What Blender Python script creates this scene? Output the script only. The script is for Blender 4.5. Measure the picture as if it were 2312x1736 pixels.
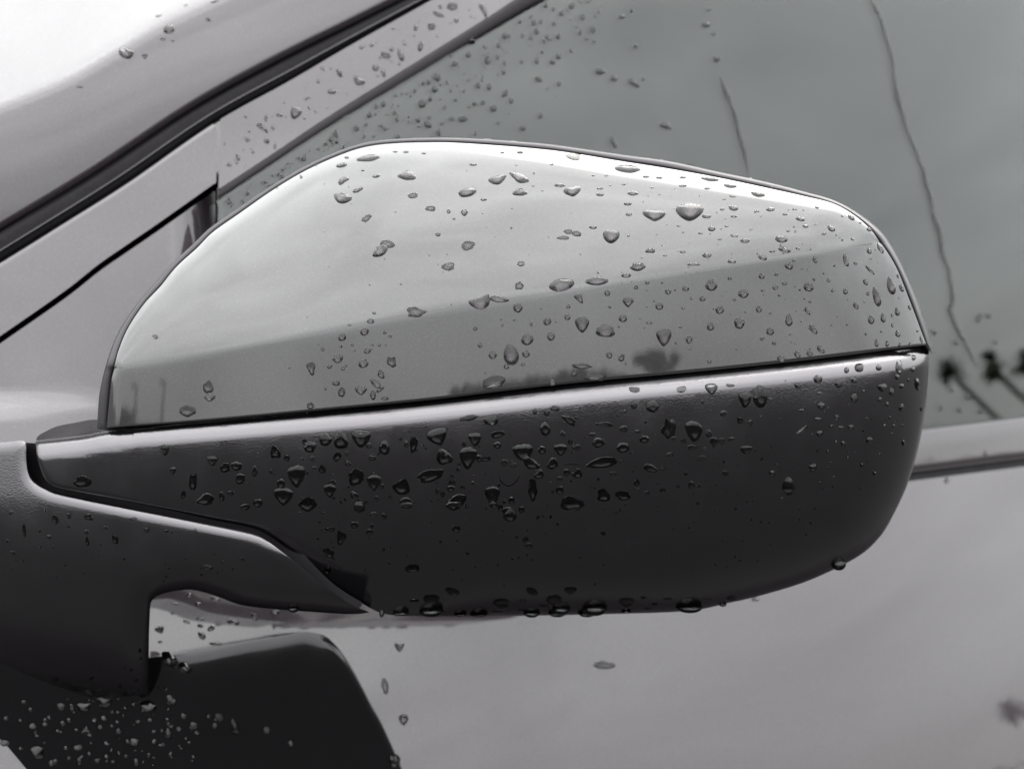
import bpy, math, random
import numpy as np
from mathutils import Vector, Matrix
from mathutils.geometry import delaunay_2d_cdt

random.seed(7); rng = np.random.default_rng(7)
for _o in list(bpy.data.objects): bpy.data.objects.remove(_o)
scene = bpy.context.scene
COL = scene.collection
R = math.radians

# ------------------------------------------------------------------ camera
PITCH, CAMZ, LENS = 15.0, 1.15, 35.0
cd = bpy.data.cameras.new('camera'); cam = bpy.data.objects.new('camera', cd); COL.objects.link(cam)
cam.location = (0, 0, CAMZ); cam.rotation_euler = (R(90 - PITCH), 0, 0)
cd.lens = LENS; cd.sensor_width = 36.0; cd.clip_start = 0.01; cd.clip_end = 6000
cd.dof.use_dof = True; cd.dof.focus_distance = 0.288; cd.dof.aperture_fstop = 13.0
scene.camera = cam

# ------------------------------------------------------------------ sky, sun, exposure
SUN_EL, SUN_AZ = 48.0, 35.0
w = bpy.data.worlds.new('World'); scene.world = w; w.use_nodes = True
nt = w.node_tree; N = nt.nodes; L = nt.links; N.clear()
out = N.new('ShaderNodeOutputWorld'); bg = N.new('ShaderNodeBackground'); bg.inputs['Strength'].default_value = 0.1
L.new(bg.outputs[0], out.inputs[0])
sky = N.new('ShaderNodeTexSky'); sky.sky_type = 'NISHITA'; sky.sun_disc = False
sky.sun_elevation = R(SUN_EL); sky.sun_rotation = R(SUN_AZ); sky.dust_density = 3.0
tc = N.new('ShaderNodeTexCoord')
sep = N.new('ShaderNodeSeparateXYZ'); L.new(tc.outputs['Generated'], sep.inputs[0])
ramp = N.new('ShaderNodeMapRange'); ramp.inputs[1].default_value = 0.0; ramp.inputs[2].default_value = 1.0
ramp.inputs[3].default_value = 3.35; ramp.inputs[4].default_value = 11.0      # overcast: zenith about 3x the horizon
L.new(sep.outputs['Z'], ramp.inputs[0])
mp = N.new('ShaderNodeMapping'); mp.inputs['Scale'].default_value = (1.0, 1.0, 1.8)
L.new(tc.outputs['Generated'], mp.inputs[0])
n1 = N.new('ShaderNodeTexNoise'); n1.inputs['Scale'].default_value = 3.0; n1.inputs['Detail'].default_value = 5.0
n1.inputs['Roughness'].default_value = 0.5; n1.inputs['Distortion'].default_value = 0.6
L.new(mp.outputs[0], n1.inputs['Vector'])
cl = N.new('ShaderNodeMapRange'); cl.inputs[1].default_value = 0.3; cl.inputs[2].default_value = 0.7
cl.inputs[3].default_value = 0.82; cl.inputs[4].default_value = 1.18
L.new(n1.outputs[0], cl.inputs[0])
mul = N.new('ShaderNodeMath'); mul.operation = 'MULTIPLY'; L.new(ramp.outputs[0], mul.inputs[0]); L.new(cl.outputs[0], mul.inputs[1])
tint = N.new('ShaderNodeMix'); tint.data_type = 'RGBA'; tint.blend_type = 'MULTIPLY'; tint.inputs['Factor'].default_value = 1.0
tint.inputs['B'].default_value = (0.985, 1.0, 0.985, 1); L.new(mul.outputs[0], tint.inputs['A'])
mix = N.new('ShaderNodeMix'); mix.data_type = 'RGBA'; mix.inputs['Factor'].default_value = 0.93
L.new(sky.outputs[0], mix.inputs['A']); L.new(tint.outputs['Result'], mix.inputs['B'])
L.new(mix.outputs['Result'], bg.inputs['Color'])
sd = bpy.data.lights.new('sun', 'SUN'); sd.energy = 0.5; sd.angle = R(60); sd.color = (1.0, 0.97, 0.92)
sun = bpy.data.objects.new('sun', sd); COL.objects.link(sun)
_d = Vector((math.sin(R(SUN_AZ)) * math.cos(R(SUN_EL)), math.cos(R(SUN_AZ)) * math.cos(R(SUN_EL)), math.sin(R(SUN_EL))))
sun.rotation_euler = _d.to_track_quat('Z', 'Y').to_euler(); sun.location = (0, 0, 5)
scene.view_settings.view_transform = 'Standard'; scene.view_settings.look = 'None'
scene.view_settings.exposure = 2.82; scene.view_settings.gamma = 1.0
scene.render.engine = 'CYCLES'
cy = scene.cycles
cy.use_denoising = True; cy.max_bounces = 12; cy.transmission_bounces = 8; cy.glossy_bounces = 6; cy.diffuse_bounces = 3
cy.caustics_refractive = True; cy.caustics_reflective = True; cy.sample_clamp_indirect = 8.0; cy.blur_glossy = 0.3

# ------------------------------------------------------------------ measured frame -> car-space points
# Shapes are measured on a sheet of 2312 x 1736 units; a depth in metres gives each its real place.
T = 18.0 / LENS
Z0 = 0.290
PX = T * Z0 / 1156.0
bpy.context.view_layer.update()
CM = np.array(Matrix.Translation(cam.location) @ cam.rotation_euler.to_matrix().to_4x4())
def unp(u, v, z):
    u = np.asarray(u, float); v = np.asarray(v, float); z = np.asarray(z, float)
    x = (u - 1156) / 1156 * T * z; y = -(v - 868) / 1156 * T * z
    p = np.stack([x, y, -z, np.ones_like(z)], -1)
    return (p @ CM.T)[..., :3]
CAMP = CM[:3, 3]

def cat(pts, step=3.0):
    """Catmull-Rom through pts, resampled evenly."""
    p = np.array(pts, float)
    q = np.vstack([2 * p[0] - p[1], p, 2 * p[-1] - p[-2]])
    outp = []
    for i in range(1, len(q) - 2):
        n = max(2, int(np.hypot(*(q[i + 1] - q[i])) / step))
        t = np.linspace(0, 1, n, endpoint=False)[:, None]
        a, b, c, d = q[i - 1], q[i], q[i + 1], q[i + 2]
        outp.append(0.5 * ((2 * b) + (-a + c) * t + (2 * a - 5 * b + 4 * c - d) * t ** 2 + (-a + 3 * b - 3 * c + d) * t ** 3))
    outp.append(q[-2:-1])
    return np.vstack(outp)
def lin(pts, step=3.0):
    p = np.array(pts, float); outp = []
    for a, b in zip(p[:-1], p[1:]):
        n = max(1, int(np.hypot(*(b - a)) / step))
        outp.append(a + (b - a) * np.linspace(0, 1, n, endpoint=False)[:, None])
    outp.append(p[-1:])
    return np.vstack(outp)
def dist(u, v, poly):
    u = np.asarray(u, float); v = np.asarray(v, float); sh = u.shape
    U = u.ravel(); V = v.ravel(); r = np.empty(U.shape)
    if 0 < U.size < 400 and len(poly) > 12:
        cx, cy_ = U.mean(), V.mean(); rad = np.hypot(U - cx, V - cy_).max(); dm = np.hypot(poly[:, 0] - cx, poly[:, 1] - cy_)
        k = np.where(dm <= dm.min() + 2 * rad + 8)[0]; poly = poly[max(0, k.min() - 1):k.max() + 2]
    for i in range(0, len(U), 4000):
        k = np.stack([U[i:i + 4000], V[i:i + 4000]], -1)
        if len(poly) < 2: r[i:i + 4000] = np.hypot(*(k - poly[0]).T); continue
        a = poly[:-1]; e = poly[1:] - a; l2 = (e * e).sum(1) + 1e-12
        dx = k[:, None, 0] - a[None, :, 0]; dy = k[:, None, 1] - a[None, :, 1]
        t = np.clip((dx * e[:, 0] + dy * e[:, 1]) / l2, 0, 1)
        r[i:i + 4000] = np.sqrt(((dx - t * e[:, 0]) ** 2 + (dy - t * e[:, 1]) ** 2).min(1))
    return r.reshape(sh)
def yat(poly, u):
    o = np.argsort(poly[:, 0]); return np.interp(u, poly[o, 0], poly[o, 1])
def softplus(x, w): return w * np.logaddexp(0, np.asarray(x, float) / w)
def rnd(d, Rr, D, cut=0.97):
    q = np.clip(1 - d / Rr, 0, 1) * cut
    return D * (1 - np.sqrt(1 - q * q))
def sstep(a, b, x):
    t = np.clip((np.asarray(x, float) - a) / (b - a), 0, 1); return t * t * (3 - 2 * t)

# ------------------------------------------------------------------ outlines
SEAM = cat([(239, 968), (470, 950), (750, 924), (967, 903), (1148, 881), (1329, 861), (1550, 841), (1765, 819), (1982, 793), (2092, 779)])
CREASE = cat([(258, 833), (398, 810), (615, 771), (800, 737), (931, 713), (1112, 682), (1292, 656), (1512, 621), (1693, 593), (1874, 567), (1985, 549)])
OUT = cat([(258, 829), (268, 791), (289, 741), (325, 687), (362, 647), (398, 603), (445, 560), (481, 524), (542, 481), (615, 430), (687, 387),
           (759, 354), (822, 333), (895, 324), (1003, 322), (1112, 328), (1220, 337), (1292, 346), (1401, 364), (1509, 381), (1620, 401),
           (1729, 424), (1819, 444), (1881, 460), (1928, 486), (1965, 518), (1985, 545)])
REDGE = cat([(1985, 547), (1997, 560), (2025, 607), (2054, 679), (2080, 748), (2092, 779)])
LEDGE = cat([(258, 832), (251, 860), (246, 910), (241, 966)])
RIM = cat([(219, 968), (221, 925), (225, 885), (238, 828), (256, 775), (276, 735), (310, 685), (352, 637), (390, 594), (437, 550), (475, 514),
           (537, 471), (611, 421), (684, 378), (757, 344), (822, 323), (895, 314), (1003, 311), (1100, 315), (1220, 324), (1292, 333),
           (1401, 349), (1509, 364), (1620, 388), (1729, 411), (1819, 434), (1881, 452), (1935, 480), (1988, 522), (2018, 565), (2047, 623),
           (2076, 694), (2098, 760), (2108, 800)])

def bow(u):
    u = np.asarray(u, float)
    l = np.clip(1150 - u, 0, None) / 900; r = np.clip(u - 1150, 0, None) / 940
    return 85 * l ** 2 + 70 * r ** 2.4
def dz(d): return Z0 + d * PX
A_BAND, A_UP = 0.128, 0.29
def z_cap(u, v):
    u = np.asarray(u, float); v = np.asarray(v, float)
    vc = yat(CREASE, u); h = vc - v
    d = bow(u) - (A_BAND - 0.022 * (1 - sstep(250, 1500, u))) * h + A_UP * softplus(h, 4.0)
    do = dist(u, v, OUT); dc = np.maximum(h, 0)
    tot = do + dc + 1e-6
    q = np.clip(1 - do / tot, 0, 1)
    q = np.where(h > 0, np.clip(dc / tot, 0, 1), 0) * 0.965
    d = d + 0.50 * np.minimum(tot, 420) * (1 - np.sqrt(1 - q * q))
    d = d + rnd(dist(u, v, REDGE), 170, 62, 0.93) + rnd(dist(u, v, LEDGE), 26, 14)
    d = d + np.where(h < 0, rnd(dist(u, v, SEAM), 5, 3), 0)
    return dz(d)

HTOP = cat([(80, 1000), (82, 990), (90, 981), (103, 974), (127, 963), (170, 954), (215, 947), (245, 956), (300, 967), (470, 954), (750, 929), (967, 908), (1148, 887), (1329, 867),
            (1550, 846), (1765, 824), (1982, 799), (2075, 787), (2094, 788)])
HFRONT = cat([(60, 1001), (90, 998), (181, 988), (244, 977), (330, 969), (400, 963), (750, 933), (967, 912), (1148, 891), (1329, 871), (1550, 850), (1765, 828), (1982, 803), (2110, 789)])
HBOT = cat([(80, 1000), (84, 1030), (92, 1060), (104, 1084), (127, 1099), (180, 1110), (253, 1124), (400, 1155), (470, 1171), (545, 1186), (583, 1196), (612, 1212), (650, 1239), (672, 1254), (726, 1300),
            (770, 1332), (802, 1352), (845, 1377), (869, 1385), (900, 1389), (1000, 1391), (1112, 1391), (1365, 1386), (1550, 1379), (1640, 1362), (1725, 1342), (1829, 1309), (1934, 1258), (1986, 1212),
            (2018, 1160), (2050, 1090), (2074, 1010), (2088, 930), (2095, 860), (2097, 800), (2094, 788)])
HTOP[HTOP[:, 0] > 300, 1] -= 2.0; HFRONT[HFRONT[:, 0] > 300, 1] -= 2.0
HGAP = HBOT[dist(HBOT[:, 0], HBOT[:, 1], np.array([[845, 1377.]])).argmin()::-1]
HLOW = HBOT[dist(HBOT[:, 0], HBOT[:, 1], np.array([[869, 1385.]])).argmin():]
def z_low(u, v):
    u = np.asarray(u, float); v = np.asarray(v, float)
    vf = yat(HFRONT, u); t = v - vf
    d = bow(u) + 2 - 10 * sstep(0, 40, t)
    d = d + 2.6 * softplus(-t, 3.5) + rnd(np.maximum(t, 0), 46, 30, 0.985)
    tt = np.clip(t, 0, None)
    d = d + 0.10 * tt + 0.5 * 0.0013 * tt ** 2
    d = d + rnd(dist(u, v, HLOW), 150, 150, 0.985) * sstep(835, 1130, u)
    d = d + rnd(dist(u, v, HGAP), 10, 8)
    return dz(d)

ATOP = cat([(-200, 1012), (0, 998), (40, 994), (55, 997), (62, 1008), (64, 1045), (69, 1072), (81, 1089), (108, 1105), (145, 1116), (271, 1143), (400, 1169), (542, 1198), (580, 1208), (602, 1220),
            (640, 1248), (669, 1270), (723, 1317), (770, 1350), (800, 1367), (835, 1382)])
ABOT = cat([(835, 1382), (800, 1386), (750, 1384), (676, 1379), (600, 1373), (542, 1365), (495, 1348), (460, 1337), (427, 1331), (390, 1335), (362, 1342), (346, 1352), (340, 1366), (337, 1420), (336, 1480), (336, 1570)])
def z_arm(u, v):
    u = np.asarray(u, float); v = np.asarray(v, float)
    d = bow(u) + 8 + 0.05 * (v - 1000) + 0.5 * 0.0019 * np.clip(v - 1110, 0, None) ** 2
    d = d + rnd(dist(u, v, ATOP), 26, 17, 0.985) * (1 - .85 * sstep(570, 660, u)) + rnd(dist(u, v, ABOT), 60, 60, 0.98) + rnd(np.clip(1575 - v, 0, None), 220, 130, 0.93)
    return dz(d)

# ---- body planes
def plane(b, c, up, vp, zp):
    dxp = (up - 1156) / 1156 * T; dyp = -(vp - 868) / 1156 * T
    k = zp * (1 - b * dxp - c * dyp)
    def f(u, v):
        dx = (np.asarray(u, float) - 1156) / 1156 * T; dy = -(np.asarray(v, float) - 868) / 1156 * T
        return k / (1 - b * dx - c * dy)
    return f
YAW = 0.45
pl_door = plane(YAW, 0.27, 1156, 1150, 0.440)
pl_glass = plane(YAW, -0.018, 1156, 1050, 0.452)
pl_up = plane(0.34, 0.06, 100, 910, float(pl_door(100, 910)) + 0.0014)
GAP = cat([(-800, 1320), (-120, 850), (0, 766), (145, 665), (224, 603), (289, 558), (362, 508), (485, 421)])
def dpx(u, v, f, d): return f(u, v) + d * PX * f(u, v) / Z0
def z_door(u, v):
    u = np.asarray(u, float); v = np.asarray(v, float)
    vl = 912 - 0.06 * u
    fade = 1 - sstep(380, 620, u)
    step = fade * (-30 * sstep(-28, 34, v - vl))
    d = step * 0 + 0.5 * 0.00009 * np.clip(v - 1350 + 0.12 * (u - 1156), 0, None) ** 2
    lowz = dpx(u, v, pl_door, d); upz = dpx(u, v, pl_up, 9 + rnd(np.clip(487 - u, 0, None), 80, 26, 0.9))
    w_ = sstep(-40, 36, v - vl) * fade + (1 - fade)
    return upz + (lowz - upz) * w_
PILL = cat([(-900, 640), (-150, 300), (0, 241), (145, 182), (253, 121), (362, 57), (470, 5), (600, -60), (1500, -520)])
SEALT = cat([(-850, 1068), (-150, 617), (0, 524), (217, 391), (434, 246), (615, 145), (800, 53), (905, 0), (1100, -100), (1700, -412)])
SEALB = cat([(-850, 1134), (-150, 683), (0, 593), (145, 503), (289, 412), (481, 279), (651, 184), (800, 97), (974, 0), (1150, -100), (1740, -412)])
TRIMT = cat([(493, 428), (615, 348), (750, 258), (931, 146), (1112, 33), (1162, 0), (1320, -100), (1826, -412)])
TRIMB = cat([(493, 460), (506, 451), (597, 390), (750, 290), (931, 182), (1075, 94), (1184, 28), (1234, 0), (1400, -100), (1916, -412)])
def z_pillar(u, v):
    u = np.asarray(u, float); v = np.asarray(v, float)
    vl = yat(PILL, u)
    d = 1.05 * softplus(vl - v, 7.0) + 0.0004 * np.clip(v - vl, 0, None) ** 2 + rnd(dist(u, v, SEALT), 20, 14)
    return dpx(u, v, pl_up, d)
def z_sail(u, v): return dpx(u, v, pl_up, 6 + rnd(dist(u, v, SEALB), 9, 8) + rnd(dist(u, v, GAP), 6, 5))
def z_frame(u, v): return dpx(u, v, pl_up, 10 + 0 * np.asarray(u, float))
def z_trim(u, v): return dpx(u, v, pl_up, 4 + rnd(dist(u, v, TRIMT), 14, 10) + rnd(dist(u, v, TRIMB), 16, 14))
def z_seal(u, v): return dpx(u, v, pl_up, 26 + rnd(dist(u, v, SEALT), 16, 20) + rnd(dist(u, v, SEALB), 16, 20))
def z_glass(u, v): return pl_glass(u, v)
BELTT = cat([(450, 1166), (2087, 970), (2312, 943), (2500, 920)]); BELTB = cat([(450, 1277), (2054, 1069), (2312, 1037), (2500, 1014)])
def z_belt(u, v): return dpx(u, v, pl_door, -13 + 0.25 * (np.asarray(v, float) - yat(BELTT, u)) + rnd(dist(u, v, BELTT), 40, 5) + rnd(dist(u, v, BELTB), 18, 14))

def frame_at(zf, u, v, e=0.6):
    p = unp(u, v, zf(u, v))
    du = unp(u + e, v, zf(u + e, v)) - unp(u - e, v, zf(u - e, v))
    dv = unp(u, v + e, zf(u, v + e)) - unp(u, v - e, zf(u, v - e))
    n = np.cross(du, dv); n /= np.linalg.norm(n, axis=-1, keepdims=True)
    s = np.sign(((CAMP - p) * n).sum(-1, keepdims=True)); s[s == 0] = 1
    return p, n * s
def reflect_dir(zf, u, v):
    p, n = frame_at(zf, np.array([float(u)]), np.array([float(v)])); p = p[0]; n = n[0]
    i = p - CAMP; i /= np.linalg.norm(i)
    return p, i - 2 * i.dot(n) * n
def report():
    for nm, zf, pts in (('cap', z_cap, [(300, 900), (800, 900), (1200, 860), (1200, 690), (1800, 700), (2050, 750), (900, 660), (900, 500), (900, 380), (400, 650), (1600, 500)]),
                        ('low', z_low, [(900, 930), (900, 960), (900, 1050), (900, 1250), (900, 1370), (1900, 1000)]),
                        ('door', z_door, [(200, 800), (100, 860), (100, 910), (100, 960), (1000, 1450), (1500, 1450), (2100, 1150), (2250, 1700), (1000, 1700)]),
                        ('glass', z_glass, [(1300, 100), (2200, 50), (1700, 300), (2200, 600), (2200, 900)]),
                        ('pillar', z_pillar, [(100, 100), (100, 300), (400, 200)]), ('sail', z_sail, [(200, 540)]), ('belt', z_belt, [(2250, 960), (2250, 1000)])):
        for u, v in pts:
            p, r = reflect_dir(zf, u, v)
            print('RPT', nm, u, v, 'elev %.1f az %.1f (0=+Y,90=+X)' % (math.degrees(math.asin(r[2])), math.degrees(math.atan2(r[0], r[1]))), 'z %.3f' % np.linalg.norm(p - CAMP))


# ------------------------------------------------------------------ materials
def mat(name):
    m = bpy.data.materials.new(name); m.use_nodes = True
    return m, m.node_tree, m.node_tree.nodes['Principled BSDF']
def node(ntree, t, **kw):
    n = ntree.nodes.new(t)
    for k, val in kw.items():
        if k in n.inputs: n.inputs[k].default_value = val
        else: setattr(n, k, val)
    return n
def objcoord(ntree): return node(ntree, 'ShaderNodeTexCoord').outputs['Object']

def make_paint(name, base=(0.011, 0.0095, 0.0105), coat_ior=1.58, wet=False, flake=(0.026, 0.0235, 0.025)):
    m, t, b = mat(name); co = objcoord(t)
    vo = node(t, 'ShaderNodeTexVoronoi', Scale=3800.0); t.links.new(co, vo.inputs['Vector'])
    sp = node(t, 'ShaderNodeSeparateColor'); t.links.new(vo.outputs['Color'], sp.inputs[0])
    pw = node(t, 'ShaderNodeMath', operation='POWER'); pw.inputs[1].default_value = 6.0; t.links.new(sp.outputs[0], pw.inputs[0])
    mx = node(t, 'ShaderNodeMix', data_type='RGBA'); t.links.new(pw.outputs[0], mx.inputs['Factor'])
    mx.inputs['A'].default_value = (*base, 1); mx.inputs['B'].default_value = (*flake, 1)
    t.links.new(mx.outputs['Result'], b.inputs['Base Color'])
    b.inputs['Metallic'].default_value = 0.6; b.inputs['Roughness'].default_value = 0.38
    if wet:
        t.links.remove(b.inputs['Base Color'].links[0]); b.inputs['Base Color'].default_value = (0.045, 0.041, 0.044, 1)
        b.inputs['IOR'].default_value = 1.13
        return m
    b.inputs['Coat Weight'].default_value = 1.0; b.inputs['Coat IOR'].default_value = coat_ior; b.inputs['Coat Roughness'].default_value = 0.004
    no = node(t, 'ShaderNodeTexNoise', Scale=420.0, Detail=2.0); t.links.new(co, no.inputs['Vector'])
    bp = node(t, 'ShaderNodeBump', Strength=0.003, Distance=0.0006); t.links.new(no.outputs[0], bp.inputs['Height'])
    t.links.new(bp.outputs[0], b.inputs['Coat Normal'])
    return m
M_PAINT = make_paint('dark_metallic_paint')
M_BODY = make_paint('mauve_grey_body_paint', base=(0.0155, 0.0115, 0.0145), flake=(0.040, 0.0285, 0.0365))
M_PAINT_WET = make_paint('dark_metallic_paint_under_water', wet=True)

def make_plastic(name, col=0.0014, rough=0.165, grain=0.5, spec=1.1, wet=False):
    m, t, b = mat(name); co = objcoord(t)
    no = node(t, 'ShaderNodeTexNoise', Scale=90.0, Detail=4.0); t.links.new(co, no.inputs['Vector'])
    mr = node(t, 'ShaderNodeMapRange'); mr.inputs[1].default_value = 0.3; mr.inputs[2].default_value = 0.7
    mr.inputs[3].default_value = rough - 0.05; mr.inputs[4].default_value = rough + 0.06
    t.links.new(no.outputs[0], mr.inputs[0]); t.links.new(mr.outputs[0], b.inputs['Roughness'])
    b.inputs['Base Color'].default_value = (col, col * 0.9, col * 1.05, 1); b.inputs['Specular Tint'].default_value = (1.0, 0.95, 1.0, 1)
    b.inputs['Specular IOR Level'].default_value = spec
    if wet:
        b.inputs['IOR'].default_value = 1.12; b.inputs['Base Color'].default_value = (col * .6, col * .58, col * .62, 1); return m
    if grain:
        g = node(t, 'ShaderNodeTexNoise', Scale=2300.0, Detail=1.5, Roughness=0.5); t.links.new(co, g.inputs['Vector'])
        bp = node(t, 'ShaderNodeBump', Strength=0.55 * grain, Distance=0.00018); t.links.new(g.outputs[0], bp.inputs['Height'])
        t.links.new(bp.outputs[0], b.inputs['Normal'])
    return m
M_PLASTIC = make_plastic('grained_black_plastic')
M_PLASTIC_WET = make_plastic('black_plastic_under_water', wet=True)
M_RIM = make_plastic('smooth_black_plastic', 0.01, 0.35, 0.15, 0.4)
M_RUBBER = make_plastic('black_rubber', 0.004, 0.6, 0.0, 0.12)
M_BEAD = make_plastic('satin_grey_rubber', 0.02, 0.3, 0.0, 0.5)
M_TRIM = make_plastic('satin_dark_trim', 0.009, 0.32, 0.0, 0.10)
M_DARK = make_plastic('cabin_lining', 0.001, 0.9, 0.0, 0.0)

def make_glass():
    m, t, b = mat('tinted_window_glass')
    b.inputs['Base Color'].default_value = (0.24, 0.285, 0.275, 1); b.inputs['Transmission Weight'].default_value = 1.0
    b.inputs['Roughness'].default_value = 0.0; b.inputs['IOR'].default_value = 1.52
    co = objcoord(t); no = node(t, 'ShaderNodeTexNoise', Scale=14.0, Detail=1.0); t.links.new(co, no.inputs['Vector'])
    bp = node(t, 'ShaderNodeBump', Strength=0.05, Distance=0.001); t.links.new(no.outputs[0], bp.inputs['Height'])
    t.links.new(bp.outputs[0], b.inputs['Normal'])
    return m
M_GLASS = make_glass()
def make_water():
    m, t, b = mat('rain_water'); b.inputs['Base Color'].default_value = (1, 1, 1, 1); b.inputs['Transmission Weight'].default_value = 1.0
    b.inputs['Roughness'].default_value = 0.0; b.inputs['IOR'].default_value = 1.333
    return m
M_WATER = make_water()

# ------------------------------------------------------------------ object helpers
def link(o, parent=None):
    COL.objects.link(o)
    if parent is not None:
        o.parent = parent; o.matrix_parent_inverse = parent.matrix_world.inverted()
    return o
def tag(o, label=None, cat_=None, group=None, kind=None):
    if label: o['label'] = label
    if cat_: o['category'] = cat_
    if group: o['group'] = group
    if kind: o['kind'] = kind
    return o
def empty(name, loc, label, cat_, group=None):
    o = bpy.data.objects.new(name, None); o.empty_display_size = 0.1; o.location = loc; link(o)
    bpy.context.view_layer.update(); return tag(o, label, cat_, group)
def build(name, verts, faces, mats, parent=None, normals=None, fm=None, smooth=True, origin=None):
    me = bpy.data.meshes.new(name)
    v = np.asarray(verts, float)
    if origin is not None: v = v - np.asarray(origin)
    me.from_pydata(v.tolist(), [], [tuple(int(i) for i in f) for f in faces])
    for m in (mats if isinstance(mats, (list, tuple)) else [mats]): me.materials.append(m)
    if smooth: me.polygons.foreach_set('use_smooth', [True] * len(me.polygons))
    if fm is not None: me.polygons.foreach_set('material_index', [int(i) for i in fm])
    me.update()
    if normals is not None: me.normals_split_custom_set_from_vertices([tuple(n) for n in normals])
    o = bpy.data.objects.new(name, me)
    if origin is not None: o.location = origin
    return link(o, parent)

def inside(U, V, poly):
    x, y = poly[:, 0], poly[:, 1]; x2, y2 = np.roll(x, -1), np.roll(y, -1)
    r = np.zeros(U.shape, bool)
    if U.size == 1:
        u, v = float(U.ravel()[0]), float(V.ravel()[0]); k = (y > v) != (y2 > v)
        return np.full(U.shape, bool(np.count_nonzero(u < (x2[k] - x[k]) * (v - y[k]) / (y2[k] - y[k]) + x[k]) % 2))
    for a, b, c, d in zip(x, y, x2, y2):
        if b == d: continue
        k = ((b > V) != (d > V)) & (U < (c - a) * (V - b) / (d - b) + a); r ^= k
    return r
def resample(poly, step):
    p = np.vstack([poly, poly[:1]]); s = np.r_[0, np.cumsum(np.hypot(*np.diff(p, axis=0).T))]
    n = max(8, int(s[-1] / step)); t = np.linspace(0, s[-1], n, endpoint=False)
    return np.stack([np.interp(t, s, p[:, 0]), np.interp(t, s, p[:, 1])], -1)
def shell(name, poly, zf, m, parent, thick=0.004, grid=14, step=5, rings=(1.5, 3.5, 6.5, 11, 17), taper=0.0, extra=None):
    """A sheet-metal or moulded panel: curved front, turned edge going `thick` metres back, closed behind."""
    B = resample(np.asarray(poly, float), step); n = len(B)
    area = 0.5 * np.sum(B[:, 0] * np.roll(B[:, 1], -1) - np.roll(B[:, 0], -1) * B[:, 1])
    tg = np.roll(B, -1, 0) - np.roll(B, 1, 0); tg /= np.linalg.norm(tg, axis=1, keepdims=True) + 1e-9
    nin = np.stack([-tg[:, 1], tg[:, 0]], -1) * (1 if area > 0 else -1)
    P = [B]
    for r in rings:
        q = B + nin * r; k = inside(q[:, 0], q[:, 1], B) & (dist(q[:, 0], q[:, 1], B) > r * 0.85); P.append(q[k])
    gu, gv = np.meshgrid(np.arange(B[:, 0].min(), B[:, 0].max(), grid), np.arange(B[:, 1].min(), B[:, 1].max(), grid))
    gu = gu + (np.arange(gu.shape[0]) % 2)[:, None] * grid * 0.5
    gu, gv = gu.ravel(), gv.ravel(); k = inside(gu, gv, B); gu, gv = gu[k], gv[k]
    k = dist(gu, gv, B) > (rings[-1] + grid * 0.35 if rings else grid * .4); P.append(np.stack([gu[k], gv[k]], -1))
    if extra is not None:
        k = inside(extra[:, 0], extra[:, 1], B) & (dist(extra[:, 0], extra[:, 1], np.vstack([B, B[:1]])) > 1.2)
        ex = extra[k]; keep = [P[0]]
        for q in P[1:]: keep.append(q[np.sqrt(((q[:, None] - ex[None]) ** 2).sum(-1)).min(1) > 2.2] if len(q) else q)
        P = keep + [ex]
    P = np.vstack(P)
    ed = [(i, (i + 1) % n) for i in range(n)]
    vo, _e, fo, _ov, _oe, _of = delaunay_2d_cdt([Vector(p) for p in P.tolist()], ed, [], 1, 1e-5)
    Q = np.array([tuple(p) for p in vo]); 
    z = zf(Q[:, 0], Q[:, 1]); V3 = unp(Q[:, 0], Q[:, 1], z); QN = Q.copy(); QN[:n] = B + nin * 1.4; p_, nn = frame_at(zf, QN[:, 0], QN[:, 1])
    F = []
    for f in fo:
        f = list(f); a = V3[f[0]]; nn_ = np.cross(V3[f[1]] - a, V3[f[2]] - a)
        F.append(f if nn_.dot(CAMP - a) > 0 else f[::-1])
    # boundary of the triangulation
    cnt = {}
    for f in F:
        for a, b in zip(f, f[1:] + f[:1]):
            if (b, a) in cnt: del cnt[(b, a)]
            else: cnt[(a, b)] = 1
    nv = len(V3)
    bz = z + thick; V3b = unp(Q[:, 0], Q[:, 1], bz)
    if taper: 
        c = B.mean(0); V3b = unp(c[0] + (Q[:, 0] - c[0]) * (1 - taper), c[1] + (Q[:, 1] - c[1]) * (1 - taper), bz)
    used = sorted({i for e in cnt for i in e}); ids = {i: k for k, i in enumerate(used)}
    side0 = V3[used]; side1 = V3b[used]; m_ = len(used)
    verts = np.vstack([V3, V3b, side0, side1]); o0, o1 = 2 * nv, 2 * nv + m_
    F2 = F + [[i + nv for i in f[::-1]] for f in F] + [[o0 + ids[b], o0 + ids[a], o1 + ids[a], o1 + ids[b]] for a, b in cnt]
    sn = np.zeros((m_, 3))
    for a, b in cnt:
        q = np.cross(V3[a] - V3[b], V3b[b] - V3[b]); q /= np.linalg.norm(q) + 1e-12; sn[ids[a]] += q; sn[ids[b]] += q
    sn /= np.linalg.norm(sn, axis=1, keepdims=True) + 1e-12
    norms = np.vstack([nn, -nn, sn, sn])
    return build(name, verts, F2, m, parent, norms)

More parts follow.
